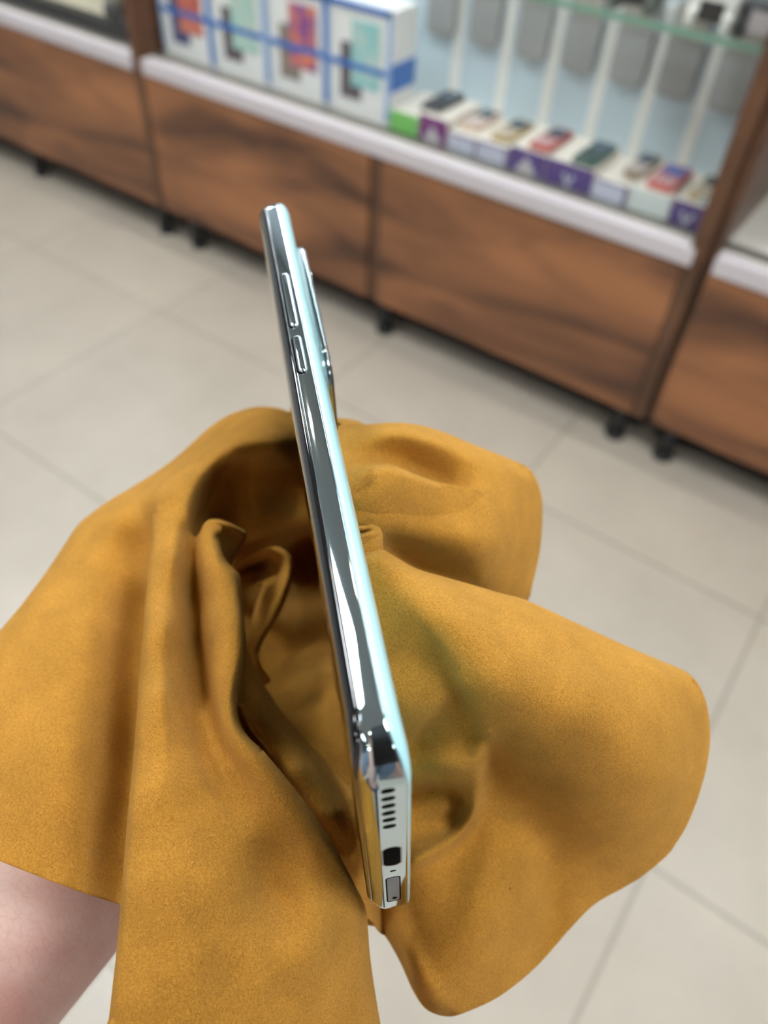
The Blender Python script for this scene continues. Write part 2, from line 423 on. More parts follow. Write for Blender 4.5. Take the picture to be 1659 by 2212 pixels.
purple = mat('box_purple', srgb(78, 52, 128), 0.45); magenta = mat('box_magenta', srgb(118, 38, 116), 0.45)
green = mat('box_green', srgb(120, 200, 96), 0.45); lilac = mat('box_lilac', srgb(206, 208, 226), 0.5)
cream = mat('box_cream', srgb(224, 216, 204), 0.5); greyw = mat('box_grey_white', srgb(214, 222, 218), 0.5)
kpd = mat('keypad_dark', srgb(50, 62, 76), 0.3)
def bar_phone(x, y, z, col, scr, label, wd=0.05, ln=0.115, rot=0.0, keys=True):
    t = empty('bar_phone', (x, y, z)); t.rotation_euler = (0, 0, rot)
    tag(t, label, 'phone')
    m_ = mat('phone_shell', col, 0.35)
    obj('body', slab(wd, ln, 0.012, 0.011, 0, ln / 2, 0.0002, 0.004), m_, t, True)
    obj('screen', slab(wd * 0.78, ln * 0.42, 0.0012, 0.003, 0, ln * 0.70, 0.0124, 0.0004), scr, t)
    if keys:
        bm = bmesh.new()
        for r_ in range(4):
            for c_ in range(3):
                xx = (c_ - 1) * wd * 0.26; yy = ln * (0.09 + r_ * 0.095)
                box(bm, xx - wd * 0.10, xx + wd * 0.10, yy - 0.003, yy + 0.003, 0.0122, 0.0136)
        obj('keypad', bm, M['white_board'] if col[0] > 0.3 else kpd, t)
    return t
#  x0, x1, front/top height, side colour, top colour, mark, name
SB = [(-1.105, -1.024, 0.047, green, cream, 0, 'green box at the glass joint, first of the row of small boxes'),
      (-1.020, -0.942, 0.058, magenta, cream, 1, 'magenta purple box with a white emblem, beside the green box'),
      (-0.938, -0.859, 0.040, lilac, cream, 2, 'pale lilac label box right of the magenta box'),
      (-0.856, -0.778, 0.042, lilac, cream, 2, 'pale lilac label box carrying the gold phone'),
      (-0.774, -0.684, 0.052, purple, cream, 1, 'deep purple box with a white emblem under the red phone'),
      (-0.681, -0.568, 0.052, purple, cream, 3, 'wide deep purple box with a small silver mark under the green phone'),
      (-0.565, -0.488, 0.042, lilac, cream, 2, 'pale lilac label box right of the green phone'),
      (-0.482, -0.392, 0.050, greyw, cream, 0, 'plain greyish white box under the blue picture phone'),
      (-0.388, -0.316, 0.050, purple, cream, 3, 'purple box with a silver mark beside the right post')]
for i, (a, b_, h_, mc, tc_, mk, nm) in enumerate(SB):
    t = empty('small_box', ((a + b_) / 2, 1.622, ZT)); wd = b_ - a
    tag(t, nm, 'box', 'row of small phone boxes behind glass')
    boxo('carton', -wd / 2, wd / 2, 0, 0.15, 0, h_, tc_, t, 0.001)
    boxo('front_label', -wd / 2, wd / 2, -0.0012, -0.0002, 0.0, h_, mc, t)
    if mk == 1:
        bm = bmesh.new()
        pts = [(-0.026, 0.002), (0.026, 0.002), (0.018, 0.018), (0.008, 0.024), (0.005, 0.036), (-0.005, 0.036), (-0.008, 0.024), (-0.018, 0.018)]
        f1 = [bm.verts.new((x, -0.0024, z)) for x, z in pts]; f2 = [bm.verts.new((x, -0.0013, z)) for x, z in pts]
        bm.faces.new(f1); bm.faces.new(f2[::-1])
        for k in range(len(pts)):
            bm.faces.new((f1[k], f2[k], f2[(k + 1) % len(pts)], f1[(k + 1) % len(pts)]))
        bmesh.ops.recalc_face_normals(bm, faces=bm.faces)
        obj('emblem', bm, M['white_board'], t)
    elif mk == 2:
        bm = bmesh.new()
        box(bm, -wd / 2, wd / 2, -0.0024, -0.0013, h_ - 0.004, h_); box(bm, wd / 2 - 0.005, wd / 2, -0.0024, -0.0013, 0, h_ - 0.004)
        obj('label_border', bm, purple, t)
    elif mk == 3:
        bm = bmesh.new()
        for (q0, q1) in (((-0.012, 0.03), (0, 0.008)), ((0, 0.008), (0.012, 0.03)), ((0, 0.008), (0, 0.001))):
            d_ = Vector((q1[0] - q0[0], 0, q1[1] - q0[1])); n_ = Vector((-d_.z, 0, d_.x)).normalized() * 0.003
            vs = [Vector((q0[0], -0.0024, q0[1])) + n_, Vector((q0[0], -0.0024, q0[1])) - n_, Vector((q1[0], -0.0024, q1[1])) - n_, Vector((q1[0], -0.0024, q1[1])) + n_]
            a4 = [bm.verts.new(v) for v in vs]; b4 = [bm.verts.new(v + Vector((0, 0.0011, 0))) for v in vs]
            bm.faces.new(a4); bm.faces.new(b4[::-1])
            for k in range(4): bm.faces.new((a4[k], b4[k], b4[(k + 1) % 4], a4[(k + 1) % 4]))
        bmesh.ops.recalc_face_normals(bm, faces=bm.faces)
        obj('emblem', bm, lilac, t)
dk = mat('screen_slate', srgb(58, 76, 92), 0.25); bl = mat('screen_blue', srgb(70, 96, 170), 0.3)
zt = ZT
bar_phone(-1.010, 1.645, zt + 0.058, srgb(60, 64, 66), dk, 'dark grey bar phone lying on the magenta box', 0.056, 0.125)
bar_phone(-0.905, 1.655, zt + 0.040, srgb(206, 178, 158), dk, 'beige bar phone lying beside the dark grey phone', 0.050, 0.12)
bar_phone(-0.815, 1.640, zt + 0.042, srgb(176, 152, 96), dk, 'gold bar phone with a slate screen on a lilac label box', 0.052, 0.13)
bar_phone(-0.712, 1.632, zt + 0.052, srgb(176, 58, 48), dk, 'bright red bar phone lying on a purple box', 0.054, 0.13)
bar_phone(-0.603, 1.628, zt + 0.052, srgb(48, 88, 76), dk, 'dark green bar phone with white keys on the wide purple box', 0.056, 0.13)
bar_phone(-0.498, 1.655, zt + 0.050, srgb(150, 132, 110), dk, 'grey beige bar phone between the green phone and the blue screen phone', 0.046, 0.12)
bar_phone(-0.428, 1.632, zt + 0.050, srgb(190, 62, 58), bl, 'red edged phone with a blue picture screen near the right post', 0.060, 0.125)
bar_phone(-0.345, 1.640, zt + 0.050, srgb(180, 158, 96), dk, 'gold phone beside the right wooden post', 0.048, 0.12)
# glass side shelf with green edge and things standing on it
sh = empty('glass_shelf', (-0.70, 1.62, 0.872))
tag(sh, 'clear glass shelf with a green front edge above the purple boxes', 'shelf')
boxo('pane', -0.39, 0.40, 0.004, 0.21, 0, 0.008, M['glass'], sh)
boxo('front_edge', -0.39, 0.40, 0, 0.0038, -0.003, 0.009, M['green_edge'], sh)
# solid grey shapes standing in for soft reflections at the back panel
gc = mat('reflection_grey', srgb(160, 162, 162), 0.35)
gt = mat('reflection_tan', srgb(176, 168, 156), 0.5)
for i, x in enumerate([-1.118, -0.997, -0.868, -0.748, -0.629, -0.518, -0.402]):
    t = empty('reflection_shape', (x, 1.848, 0.690))
    if i == 0: lb = 'grey modelled reflection leftmost of the row before the pale blue back panel'
    elif i == 6: lb = 'grey modelled reflection next to the right post'
    else: lb = 'grey rounded modelled reflection before the pale blue back panel, ' + ['second', 'third', 'fourth', 'fifth', 'sixth'][i - 1] + ' from the left'
    tag(t, lb, 'modelled reflection', 'grey modelled reflections before the back panel')
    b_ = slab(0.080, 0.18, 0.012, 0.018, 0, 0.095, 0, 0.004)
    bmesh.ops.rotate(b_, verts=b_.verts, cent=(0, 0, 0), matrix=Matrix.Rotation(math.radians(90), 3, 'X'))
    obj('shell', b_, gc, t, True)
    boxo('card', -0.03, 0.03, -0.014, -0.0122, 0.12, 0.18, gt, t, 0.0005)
    bm = bmesh.new(); cyl(bm, (0, 0.015, 0.18), 0.003, 0.05, 'Y', 10); obj('back_pin', bm, M['steel'], t)
# pale seams of the back panel
seam_m = mat('seam_white', srgb(244, 244, 240), 0.5)
for i, x in enumerate([-1.075, -0.940, -0.815, -0.690, -0.574, -0.455]):
    cabinet_part('back_seam', SC, x - 0.014, x + 0.014, 1.8585, 1.8618, ZT, 0.86, seam_m)
# things on the glass shelf
def earbud_stand(x, col, label, inner):
    t = empty('gadget_stand', (x, 1.645, 0.8802)); tag(t, label, 'gadget')
    m_ = mat('gadget_shell', col, 0.3)
    bm = bmesh.new(); box(bm, -0.045, 0.045, 0.0, 0.07, 0.012, 0.06, 0.008); obj('body', bm, m_, t, True)
    for s in (-1, 1):
        bm = bmesh.new(); box(bm, s * 0.034 - 0.009, s * 0.034 + 0.009, -0.012, 0.05, 0, 0.03, 0.004); obj('leg', bm, m_, t, True)
    boxo('front_panel', -0.022, 0.022, -0.004, -0.0005, 0.013, 0.045, inner, t, 0.0005)
earbud_stand(-0.437, srgb(232, 232, 226), 'white gadget stand with a black slot on the glass shelf', M['black_plastic'])
earbud_stand(-0.345, srgb(40, 44, 48), 'dark gadget stand with a pale panel beside the right post', M['white_board'])
earbud_stand(-0.585, srgb(90, 96, 92), 'grey gadget stand left of the white one on the glass shelf', M['black_plastic'])
bm = bmesh.new()  # paired shiny balls added to give a soft double highlight
for dx in (0, 0.011):
    r_ = bmesh.ops.create_uvsphere(bm, u_segments=16, v_segments=10, radius=0.006)
    for v in r_['verts']: v.co += Vector((dx, 0, 0.006))
o = obj('glint_ball', bm, M['chrome'], None, True); o.location = (-0.338, 1.612, ZT + 0.0515); o.location.y = 1.634
tag(o, 'pair of shiny balls added as blurred highlights on the purple box beside the right post', 'glint')

# things in the left cabinet
fr = empty('framed_panel', (-2.44, 1.625, ZT + 0.0)); tag(fr, 'black framed cream panel standing in the left cabinet', 'frame')
boxo('lower_rail', -0.70, 0.475, -0.0155, 0.02, 0.006, 0.040, M['black_plastic'], fr, 0.002)
boxo('cream_board', -0.30, 0.44, 0.085, 0.10, 0.006, 0.30, mat('cream_board', srgb(242, 234, 212), 0.6), fr)
bx = boxo('black_box', -0.11, 0.11, 0, 0.12, 0, 0.16, M['black_plastic'], None, 0.003); bx.location = (-2.80, 1.70, ZT + 0.001)
tag(bx, 'black box at the far left of the left cabinet', 'box')
for k, (xx, zz, cc, lb) in enumerate([(-2.105, 0.0, srgb(205, 200, 190), 'pale rounded plug lying lowest in the corner of the left cabinet'), (-2.107, 0.075, srgb(190, 188, 180), 'pale rounded plug above the dark adapter in the left cabinet')]):
    o = obj('plug', slab(0.05, 0.06, 0.04, 0.018, 0, 0, 0, 0.012), mat('plug_shell', cc, 0.4), None, True)
    o.location = (xx, 1.665, ZT + 0.001 + zz); tag(o, lb, 'plug')
o = boxo('power_adapter', -0.03, 0.03, -0.03, 0.03, 0, 0.032, mat('adapter_dark', srgb(70, 72, 76), 0.4), None, 0.004)
o.location = (-2.106, 1.665, ZT + 0.0425); tag(o, 'dark power adapter stacked between two pale plugs in the left cabinet', 'adapter')

# things in the right cabinet
t = empty('white_carton', (0.03, 1.68, ZT)); tag(t, 'large white carton standing in the right cabinet', 'box')
boxo('carton', -0.14, 0.2, 0, 0.2, 0, 0.30, mat('carton_white', srgb(222, 218, 226), 0.4), t, 0.003)
boxo('red_panel', -0.02, 0.10, -0.002, -0.0002, 0.05, 0.12, mat('carton_red', srgb(190, 70, 80), 0.5), t)
boxo('grey_panel', -0.02, 0.10, -0.002, -0.0002, 0.01, 0.045, mat('carton_grey', srgb(110, 104, 112), 0.5), t)

# ------------------------------------------------------------------ the phone held in the cloth
PA = (-0.09027657620504795, -32.74030497036406, -99.90607766691973)
PX = Vector((0.021955866194207033, -0.6656276047716089, -0.7459610121887557))
PY = Vector((-0.18651461728632568, 0.73031424410444, -0.657155538968284))
PZ = Vector((0.9822068201138685, 0.15356105178127555, -0.10811459613590974))
PW, PL, PR = 74.5, 163.0, 9.0     # millimetres: width, length, corner radius
rotp = Matrix((R @ PX, R @ PY, R @ PZ)).transposed()
phone = empty('smartphone', CAMPOS + R @ (Vector(PA) / 1000.0), rotp)
tag(phone, 'mint and chrome smartphone seen edge-on, gripped in the mustard cloth', 'smartphone')

def phone_ring(z, ix, iy, n=14):
    """outline of the body at height z, inset ix on the long sides and iy on the short ends (mm -> m)"""
    pts = []
    r = PR
    for cx, cy, a0 in ((PW - r, PL - r, 0), (r, PL - r, 90), (r, r, 180), (PW - r, r, 270)):
        for k in range(n + 1):
            a = math.radians(a0 + 90.0 * k / n)
            c, s = math.cos(a), math.sin(a)
            # direction weighted inset
            w_ = c * c; ins = ix * w_ + iy * (1 - w_)
            pts.append(((cx + (r - ins) * c) / 1000, (cy + (r - ins) * s) / 1000, z(w_) / 1000 if callable(z) else z / 1000))
    return pts

seamL, seamS = 1.35, 3.2      # height of the seam on long sides / ends
frameL, frameS = -1.9, -3.4
rings = []
for i in range(21):
    u = i / 20.0
    def zf(w_, u=u):
        top = seamL * w_ + seamS * (1 - w_); bot = frameL * w_ + frameS * (1 - w_)
        return bot + (top - bot) * u
    # bulged long side, nearly flat ends with a rounded lower lip
    ix = 0.38 * (1 - u) ** 2 + 0.10 * max(0, u - 0.9) * 10
    iy = 2.2 * max(0.0, 0.38 - u) ** 2 / 0.144 * 0.9
    rings.append(phone_ring(zf, ix, iy))
fr = loft(rings)
frame = obj('frame', fr, M['chrome'], phone, True)
frame['label'] = 'mirror chrome frame'
# front glass, curved round the long sides
rings = []
for i in range(13):
    a = math.pi / 2 * i / 12
    def zg(w_, a=a):
        s0 = frameL * w_ + frameS * (1 - w_) - 0.03
        return s0 + (-4.2 - s0) * math.sin(a)
    rings.append(phone_ring(zg, 0.42 + 4.2 * (1 - math.cos(a)), 2.15 + 1.2 * (1 - math.cos(a))))
obj('front_glass', loft(rings), M['screen'], phone, True)['label'] = 'black glossy curved front glass'
# mint back panel, strongly curved along the long sides
rings = []
for i in range(15):
    a = math.pi / 2 * i / 14
    def zb(w_, a=a):
        s0 = seamL * w_ + seamS * (1 - w_) + 0.03
        return s0 + (4.2 - s0) * math.sin(a)
    rings.append(phone_ring(zb, 0.16 + 7.0 * (1 - math.cos(a)), 0.16 + 2.2 * (1 - math.cos(a))))
obj('back_panel', loft(rings), M['mint'], phone, True)['label'] = 'glossy pale mint back panel'

def edge_local(kind, t, z, out):
    """point on the side: kind 'L' long visible side (x=0), 'B' bottom edge (y=0); out = mm proud of the surface"""
    if kind == 'L': return Vector((-out, t, z))
    return Vector((t, -out, z))

def edge_slab(name, kind, t0, t1, z0, z1, r, proud, depth, m, label=None, parent=None, rim=None, n=8):
    """rounded slab standing on a side of the phone (mm)"""
    w_, h_ = t1 - t0, z1 - z0
    b_ = slab(w_, h_, depth + proud, r, (t0 + t1) / 2, (z0 + z1) / 2, -depth, rim if rim else min(0.35, (depth + proud) * 0.45), n)
    for v in b_.verts:
        tt, zz, oo = v.co
        v.co = (edge_local(kind, tt, zz, oo)) / 1000
    if kind == 'B': pass
    bmesh.ops.recalc_face_normals(b_, faces=b_.faces)
    o = obj(name, b_, m, parent or phone, True)
    if label: o['label'] = label
    return o
# long side: volume and power keys sit in dark grooves
for nm, t0, t1 in (('volume_button', 99.5, 121.0), ('power_button', 83.5, 96.0)):
    edge_slab('button_groove', 'L', t0 - 0.45, t1 + 0.45, -1.85, 0.75, 1.25, 0.03 - 0.10, 1.0, M['hole'], 'dark groove around a key')
    edge_slab(nm, 'L', t0, t1, -1.5, 0.40, 0.9, 0.42, 0.8, M['chrome'], 'chrome side key', rim=0.55)
# bottom edge: speaker slots, port, microphone, tray
for k in range(6):
    t0 = 9.2 + k * 2.72
    edge_slab('speaker_hole', 'B', t0 - 0.80, t0 + 0.80, -0.65, 1.5, 0.79, 0.012, 0.5, M['hole'], 'black oval speaker hole', rim=0.005)
edge_slab('usb_port', 'B', 32.4, 41.2, -0.85, 2.05, 1.4, 0.012, 0.5, M['hole'], 'black charging port', rim=0.005)
edge_slab('port_rim', 'B', 32.05, 41.55, -1.15, 2.35, 1.65, 0.006, 0.5, M['chrome_dark'], rim=0.003)
edge_slab('microphone_hole', 'B', 43.9, 44.7, 0.15, 1.25, 0.38, 0.012, 0.5, M['hole'], 'tiny black microphone hole', rim=0.005)
edge_slab('tray_gap', 'B', 47.6, 62.4, -0.75, 2.0, 0.9, 0.008, 0.5, M['hole'], 'dark gap around the card tray', rim=0.004)
edge_slab('card_tray', 'B', 47.95, 62.05, -0.5, 1.75, 0.7, 0.03, 0.5, M['tray'], 'flat grey card tray', rim=0.02)
edge_slab('tray_pin_hole', 'B', 59.6, 60.9, 0.35, 1.2, 0.4, 0.05, 0.3, M['hole'], rim=0.01)
# camera island
def to_back(bm):
    for v in bm.verts: v.co = v.co / 1000
    return bm
CB = dict(x0=8.0, x1=38.0, y0=95.0, y1=152.0)
cw, ch = CB['x1'] - CB['x0'], CB['y1'] - CB['y0']; ccx, ccy = (CB['x0'] + CB['x1']) / 2, (CB['y0'] + CB['y1']) / 2
module = obj('camera_module', to_back(slab(cw, ch, 2.5, 7, ccx, ccy, 3.6, 0.4)), M['module_metal'], phone, True)
module['label'] = 'raised chrome sided camera module'
obj('module_glass', to_back(slab(cw - 1.0, ch - 1.0, 0.4, 6.5, ccx, ccy, 6.05, 0.15)), M['screen'], module, True)['label'] = 'black glass cover'
for (lx, ly, lr) in ((ccx - 4, ccy + 16, 7.0), (ccx - 4, ccy - 1, 7.0), (ccx - 4, ccy - 17, 5.0), (ccx + 9, ccy + 8, 3.0)):
    b_ = bmesh.new(); cyl(b_, (lx, ly, 6.65), lr, 0.6, seg=40); to_back(b_)
    rg = obj('lens_ring', b_, M['chrome_dark'], module, False)
    b_ = bmesh.new(); cyl(b_, (lx, ly, 7.0), lr - 1.0, 0.16, seg=40); to_back(b_)
    obj('lens', b_, M['screen'], rg, False)
# ------------------------------------------------------------------ the mustard cloth: overlapping folded layers of one sheet
def tps(points):
    """thin plate spline through (x, y, depth)"""
    P_ = np.array(points, float); n = len(P_); sc = 400.0
    xy = P_[:, :2] / sc; d = np.linalg.norm(xy[:, None] - xy[None], axis=2)
    K = np.where(d > 0, d * d * np.log(d + 1e-12), 0) + np.eye(n) * 0.004
    A_ = np.zeros((n + 3, n + 3)); A_[:n, :n] = K; A_[:n, n] = 1; A_[:n, n + 1:] = xy; A_[n, :n] = 1; A_[n + 1:, :n] = xy.T
    c = np.linalg.solve(A_, np.concatenate([P_[:, 2], [0, 0, 0]]))
    def f(q):
        q = np.asarray(q, float) / sc; out = np.zeros(len(q))
        for s in range(0, len(q), 4000):
            qq = q[s:s + 4000]; dd = np.linalg.norm(qq[:, None] - xy[None], axis=2)
            out[s:s + 4000] = np.where(dd > 0, dd * dd * np.log(dd + 1e-12), 0) @ c[:n] + c[n] + qq @ c[n + 1:]
        return out
    return f

def catmull(pts, closed=False, step=7.0):
    pts = [np.array(p, float) for p in pts]; n = len(pts); out = []
    rng = range(n) if closed else range(n - 1)
    for i in rng:
        if closed: p0, p1, p2, p3 = pts[(i - 1) % n], pts[i], pts[(i + 1) % n], pts[(i + 2) % n]
        else: p0, p1, p2, p3 = pts[max(i - 1, 0)], pts[i], pts[i + 1], pts[min(i + 2, n - 1)]
        k = max(1, int(np.linalg.norm((p2 - p1)[:2]) / step))
        for j in range(k):
            t = j / k
            out.append(0.5 * ((2 * p1) + (p2 - p0) * t + (2 * p0 - 5 * p1 + 4 * p2 - p3) * t * t + (3 * p1 - p0 - 3 * p2 + p3) * t ** 3))
    if not closed: out.append(pts[-1])
    return np.array(out)

def polydist(q, line):
    """signed distance of points q to an open polyline, and the interpolated third value at the nearest point"""
    best = np.full(len(q), 1e9); side = np.ones(len(q)); val = np.zeros(len(q)); along = np.zeros(len(q))
    for i in range(len(line) - 1):
        a, b = line[i], line[i + 1]; ab = b[:2] - a[:2]; L2 = max(ab @ ab, 1e-9)
        ap = q - a[:2]; t = np.clip(ap @ ab / L2, 0, 1)
        dd = np.linalg.norm(ap - t[:, None] * ab, axis=1)
        m = dd < best
        best[m] = dd[m]; cr = ab[0] * ap[:, 1] - ab[1] * ap[:, 0]
        side[m] = np.where(cr[m] >= 0, 1, -1)
        val[m] = (a[2] + (b[2] - a[2]) * t)[m] if len(a) > 2 else 0
    return best, side, val

def smooth01(t):
    t = np.clip(t, 0, 1); return t * t * (3 - 2 * t)

def inside(poly, q):
    x, y = q[:, 0], q[:, 1]; r = np.zeros(len(q), bool); n = len(poly); j = n - 1
    for i in range(n):
        xi, yi = poly[i]; xj, yj = poly[j]
        c = ((yi > y) != (yj > y)) & (x < (xj - xi) * (y - yi) / (yj - yi + 1e-12) + xi)
        r ^= c; j = i
    return r

CLOTH_V, CLOTH_F = [], []
def layer(outline, base, strokes=(), rolls=(), step=7.0, thick=0.7, closed_smooth=True, gain=1.0):
    """one fold of the cloth.
    outline: pixels of its contour; base: (x, y, depth mm) samples;
    strokes: (polyline of (x, y, amount mm), width on the positive side, width on the negative side);
    rolls: (polyline, radius px, drop mm) where the fold turns away from us"""
    poly = catmull(outline, True, step) if closed_smooth else np.array(outline, float)
    lo, hi = poly.min(0), poly.max(0)
    gx, gy = np.meshgrid(np.arange(lo[0], hi[0], step), np.arange(lo[1], hi[1], step * 0.87))
    gx[1::2] += step / 2
    g = np.stack([gx.ravel(), gy.ravel()], 1)
    g = g[inside(poly, g)]
    dist, _, _ = polydist(g, np.vstack([poly, poly[:1]]))
    g = g[dist > step * 0.55]
    allp = np.vstack([poly, g]); n = len(poly)
    res = delaunay_2d_cdt([Vector(p) for p in allp], [], [list(range(n))], 1, 1e-4)
    q = np.array([tuple(v) for v in res[0]])
    base_f = tps(base)
    def depth_at(q):
        q = np.asarray(q, float); d = base_f(q)
        for s in strokes:
            line = catmull([tuple(p) for p in s[0]], False, 12)
            dd, side, val = polydist(q, line)
            wd = np.where(side > 0, s[1], s[2])
            d = d - gain * val * np.exp(-(dd / wd) ** 2)
        return d
    d = depth_at(q)
    for r_ in rolls:
        line = catmull([tuple(p) for p in r_[0]], False, 12)
        dd, _, _ = polydist(q, line)
        s_ = np.clip(dd / r_[1], 0, 1)
        d = d + r_[2] * (1 - np.sqrt(np.clip(1 - (1 - s_) ** 2, 0, 1)))
    b0 = len(CLOTH_V)
    co = [at(p[0], p[1], dd) for p, dd in zip(q, d)]
    faces = [list(f_) for f_ in res[2]]
    # back side of the sheet, offset away from the viewer
    back = []
    for c in co:
        v = (c - CAMPOS).normalized(); back.append(c + v * thick / 1000)
    CLOTH_V.extend(co); CLOTH_V.extend(back); N = len(co)
    cnt = {}
    for f_ in faces:
        # orient towards the camera
        a, b, c = co[f_[0]], co[f_[1]], co[f_[2]]
        if (b - a).cross(c - a).dot(CAMPOS - a) < 0: f_.reverse()
        CLOTH_F.append([b0 + i for i in f_]); CLOTH_F.append([b0 + N + i for i in reversed(f_)])
        for k in range(len(f_)):
            e = (f_[k], f_[(k + 1) % len(f_)]); cnt[e] = cnt.get(e, 0) + 1
    for (i, j) in cnt:
        if (j, i) not in cnt: CLOTH_F.append([b0 + j, b0 + i, b0 + N + i, b0 + N + j])
    return depth_at

# --- upper right: small hump far behind the phone
layer([(700, 905), (722, 903), (745, 904), (770, 908), (790, 918), (820, 940), (800, 1000), (740, 1010), (705, 960)],
      [(700, 920, 215), (745, 910, 218), (790, 925, 222), (750, 980, 205), (800, 980, 208)],
      rolls=[([(700, 905, 0), (745, 904, 0), (770, 908, 0), (800, 925, 0)], 30, 6)])
# --- upper right lobe
lobe_f = layer([(722, 918), (750, 918), (790, 917), (850, 913), (900, 917), (960, 934), (1010, 955), (1060, 975), (1110, 995), (1140, 1010), (1160, 1038), (1171, 1080),
       (1171, 1140), (1165, 1200), (1152, 1255), (1137, 1300), (1080, 1330), (960, 1310), (850, 1260), (780, 1200), (750, 1080), (735, 1000)],
      [(722, 930, 182), (800, 930, 184), (900, 930, 186), (1000, 970, 190), (1130, 1010, 200), (1165, 1090, 204), (1160, 1200, 204), (1140, 1290, 204),
       (850, 970, 176), (960, 990, 184), (1060, 1060, 184), (1080, 1150, 183), (1040, 1250, 186), (950, 1100, 176), (850, 1080, 166), (880, 1160, 168),
       (780, 1100, 161), (800, 1200, 168), (900, 1240, 178), (1000, 1300, 192), (760, 1010, 170)],
      strokes=[([(740, 1012, 0), (770, 1005, -3), (840, 1000, -8), (900, 1022, -9), (950, 1042, -7), (1000, 1056, -3), (1040, 1060, 0)], 9, 42),
               ([(815, 1160, 0), (850, 1190, -6), (900, 1215, -7), (960, 1235, -4), (1040, 1255, 0)], 30, 38),
               ([(790, 945, 1), (860, 935, 3), (940, 955, 3), (1040, 1000, 1.5), (1100, 1030, 0)], 24, 20),
               ([(900, 1120, 0), (960, 1150, 2.2), (1040, 1180, 3), (1100, 1200, 0)], 55, 45)],
      rolls=[([(722, 918, 0), (790, 917, 0), (850, 913, 0), (900, 917, 0), (960, 934, 0), (1060, 975, 0), (1140, 1010, 0)], 26, 7),
             ([(1110, 995, 0), (1160, 1038, 0), (1171, 1080, 0), (1171, 1140, 0), (1165, 1200, 0), (1137, 1300, 0)], 18, 3)], step=5, gain=1.3)
# --- the fold that overlaps it, running out from the phone
_top = [(742, 1068), (762, 1052), (782, 1034), (800, 1016), (816, 1005), (842, 1005), (872, 1015), (906, 1028), (945, 1041), (990, 1050), (1035, 1056)]
_low = [(1050, 1078), (1030, 1104), (975, 1122), (900, 1126), (820, 1122), (770, 1116), (742, 1100)]
_pts = [(x, y + 4, float(lobe_f([(x, y + 14)])[0]) - k) for (x, y), k in zip(_top, (5.5, 5.5, 5.8, 6, 6.5, 6.5, 6, 5, 3.6, 2.0, 0.6))]
_pts += [(x, y, float(lobe_f([(x, y)])[0]) + 0.7) for x, y in _low]
_pts += [(x, y, float(lobe_f([(x, y)])[0]) - k) for x, y, k in ((820, 1055, 4.3), (880, 1065, 3.8), (940, 1076, 2.6), (1000, 1085, 1.0), (800, 1096, 1.0), (880, 1104, 0.5), (960, 1104, 0.2), (770, 1082, 2.6))]
layer(_top + _low, _pts, strokes=[([(800, 1024, 0), (790, 1045, -1.6), (774, 1062, -1.6)], 8, 10)],
      rolls=[([(x, y, 0) for x, y in _top[:9]], 16, 4.5)], step=4.5)
# --- small dark tuck against the phone and the pinched pleats
layer([(748, 1050), (765, 1036), (785, 1022), (806, 1012), (800, 1034), (790, 1048), (772, 1062), (756, 1070)],
      [(748, 1050, 158), (790, 1020, 158), (806, 1012, 160), (772, 1060, 158.5), (800, 1036, 161)],
      rolls=[([(748, 1050, 0), (785, 1022, 0), (806, 1012, 0)], 12, 2)], step=4)
layer([(770, 1135), (785, 1131), (805, 1133), (820, 1140), (827, 1155), (827, 1175), (826, 1195), (800, 1200), (778, 1190), (772, 1160)],
      [(770, 1135, 154), (800, 1133, 155), (827, 1150, 158), (827, 1190, 156), (790, 1195, 154), (800, 1160, 153)],
      strokes=[([(770, 1152, -3.4), (790, 1148, -3.2), (804, 1145, -1.2), (812, 1143, 0)], 5, 4), ([(770, 1164, 1), (800, 1152, 1.6), (818, 1152, 0)], 7, 5)],
      rolls=[([(770, 1135, 0), (805, 1133, 0), (820, 1140, 0), (827, 1155, 0), (827, 1190, 0)], 11, 2.6)], step=3.5)
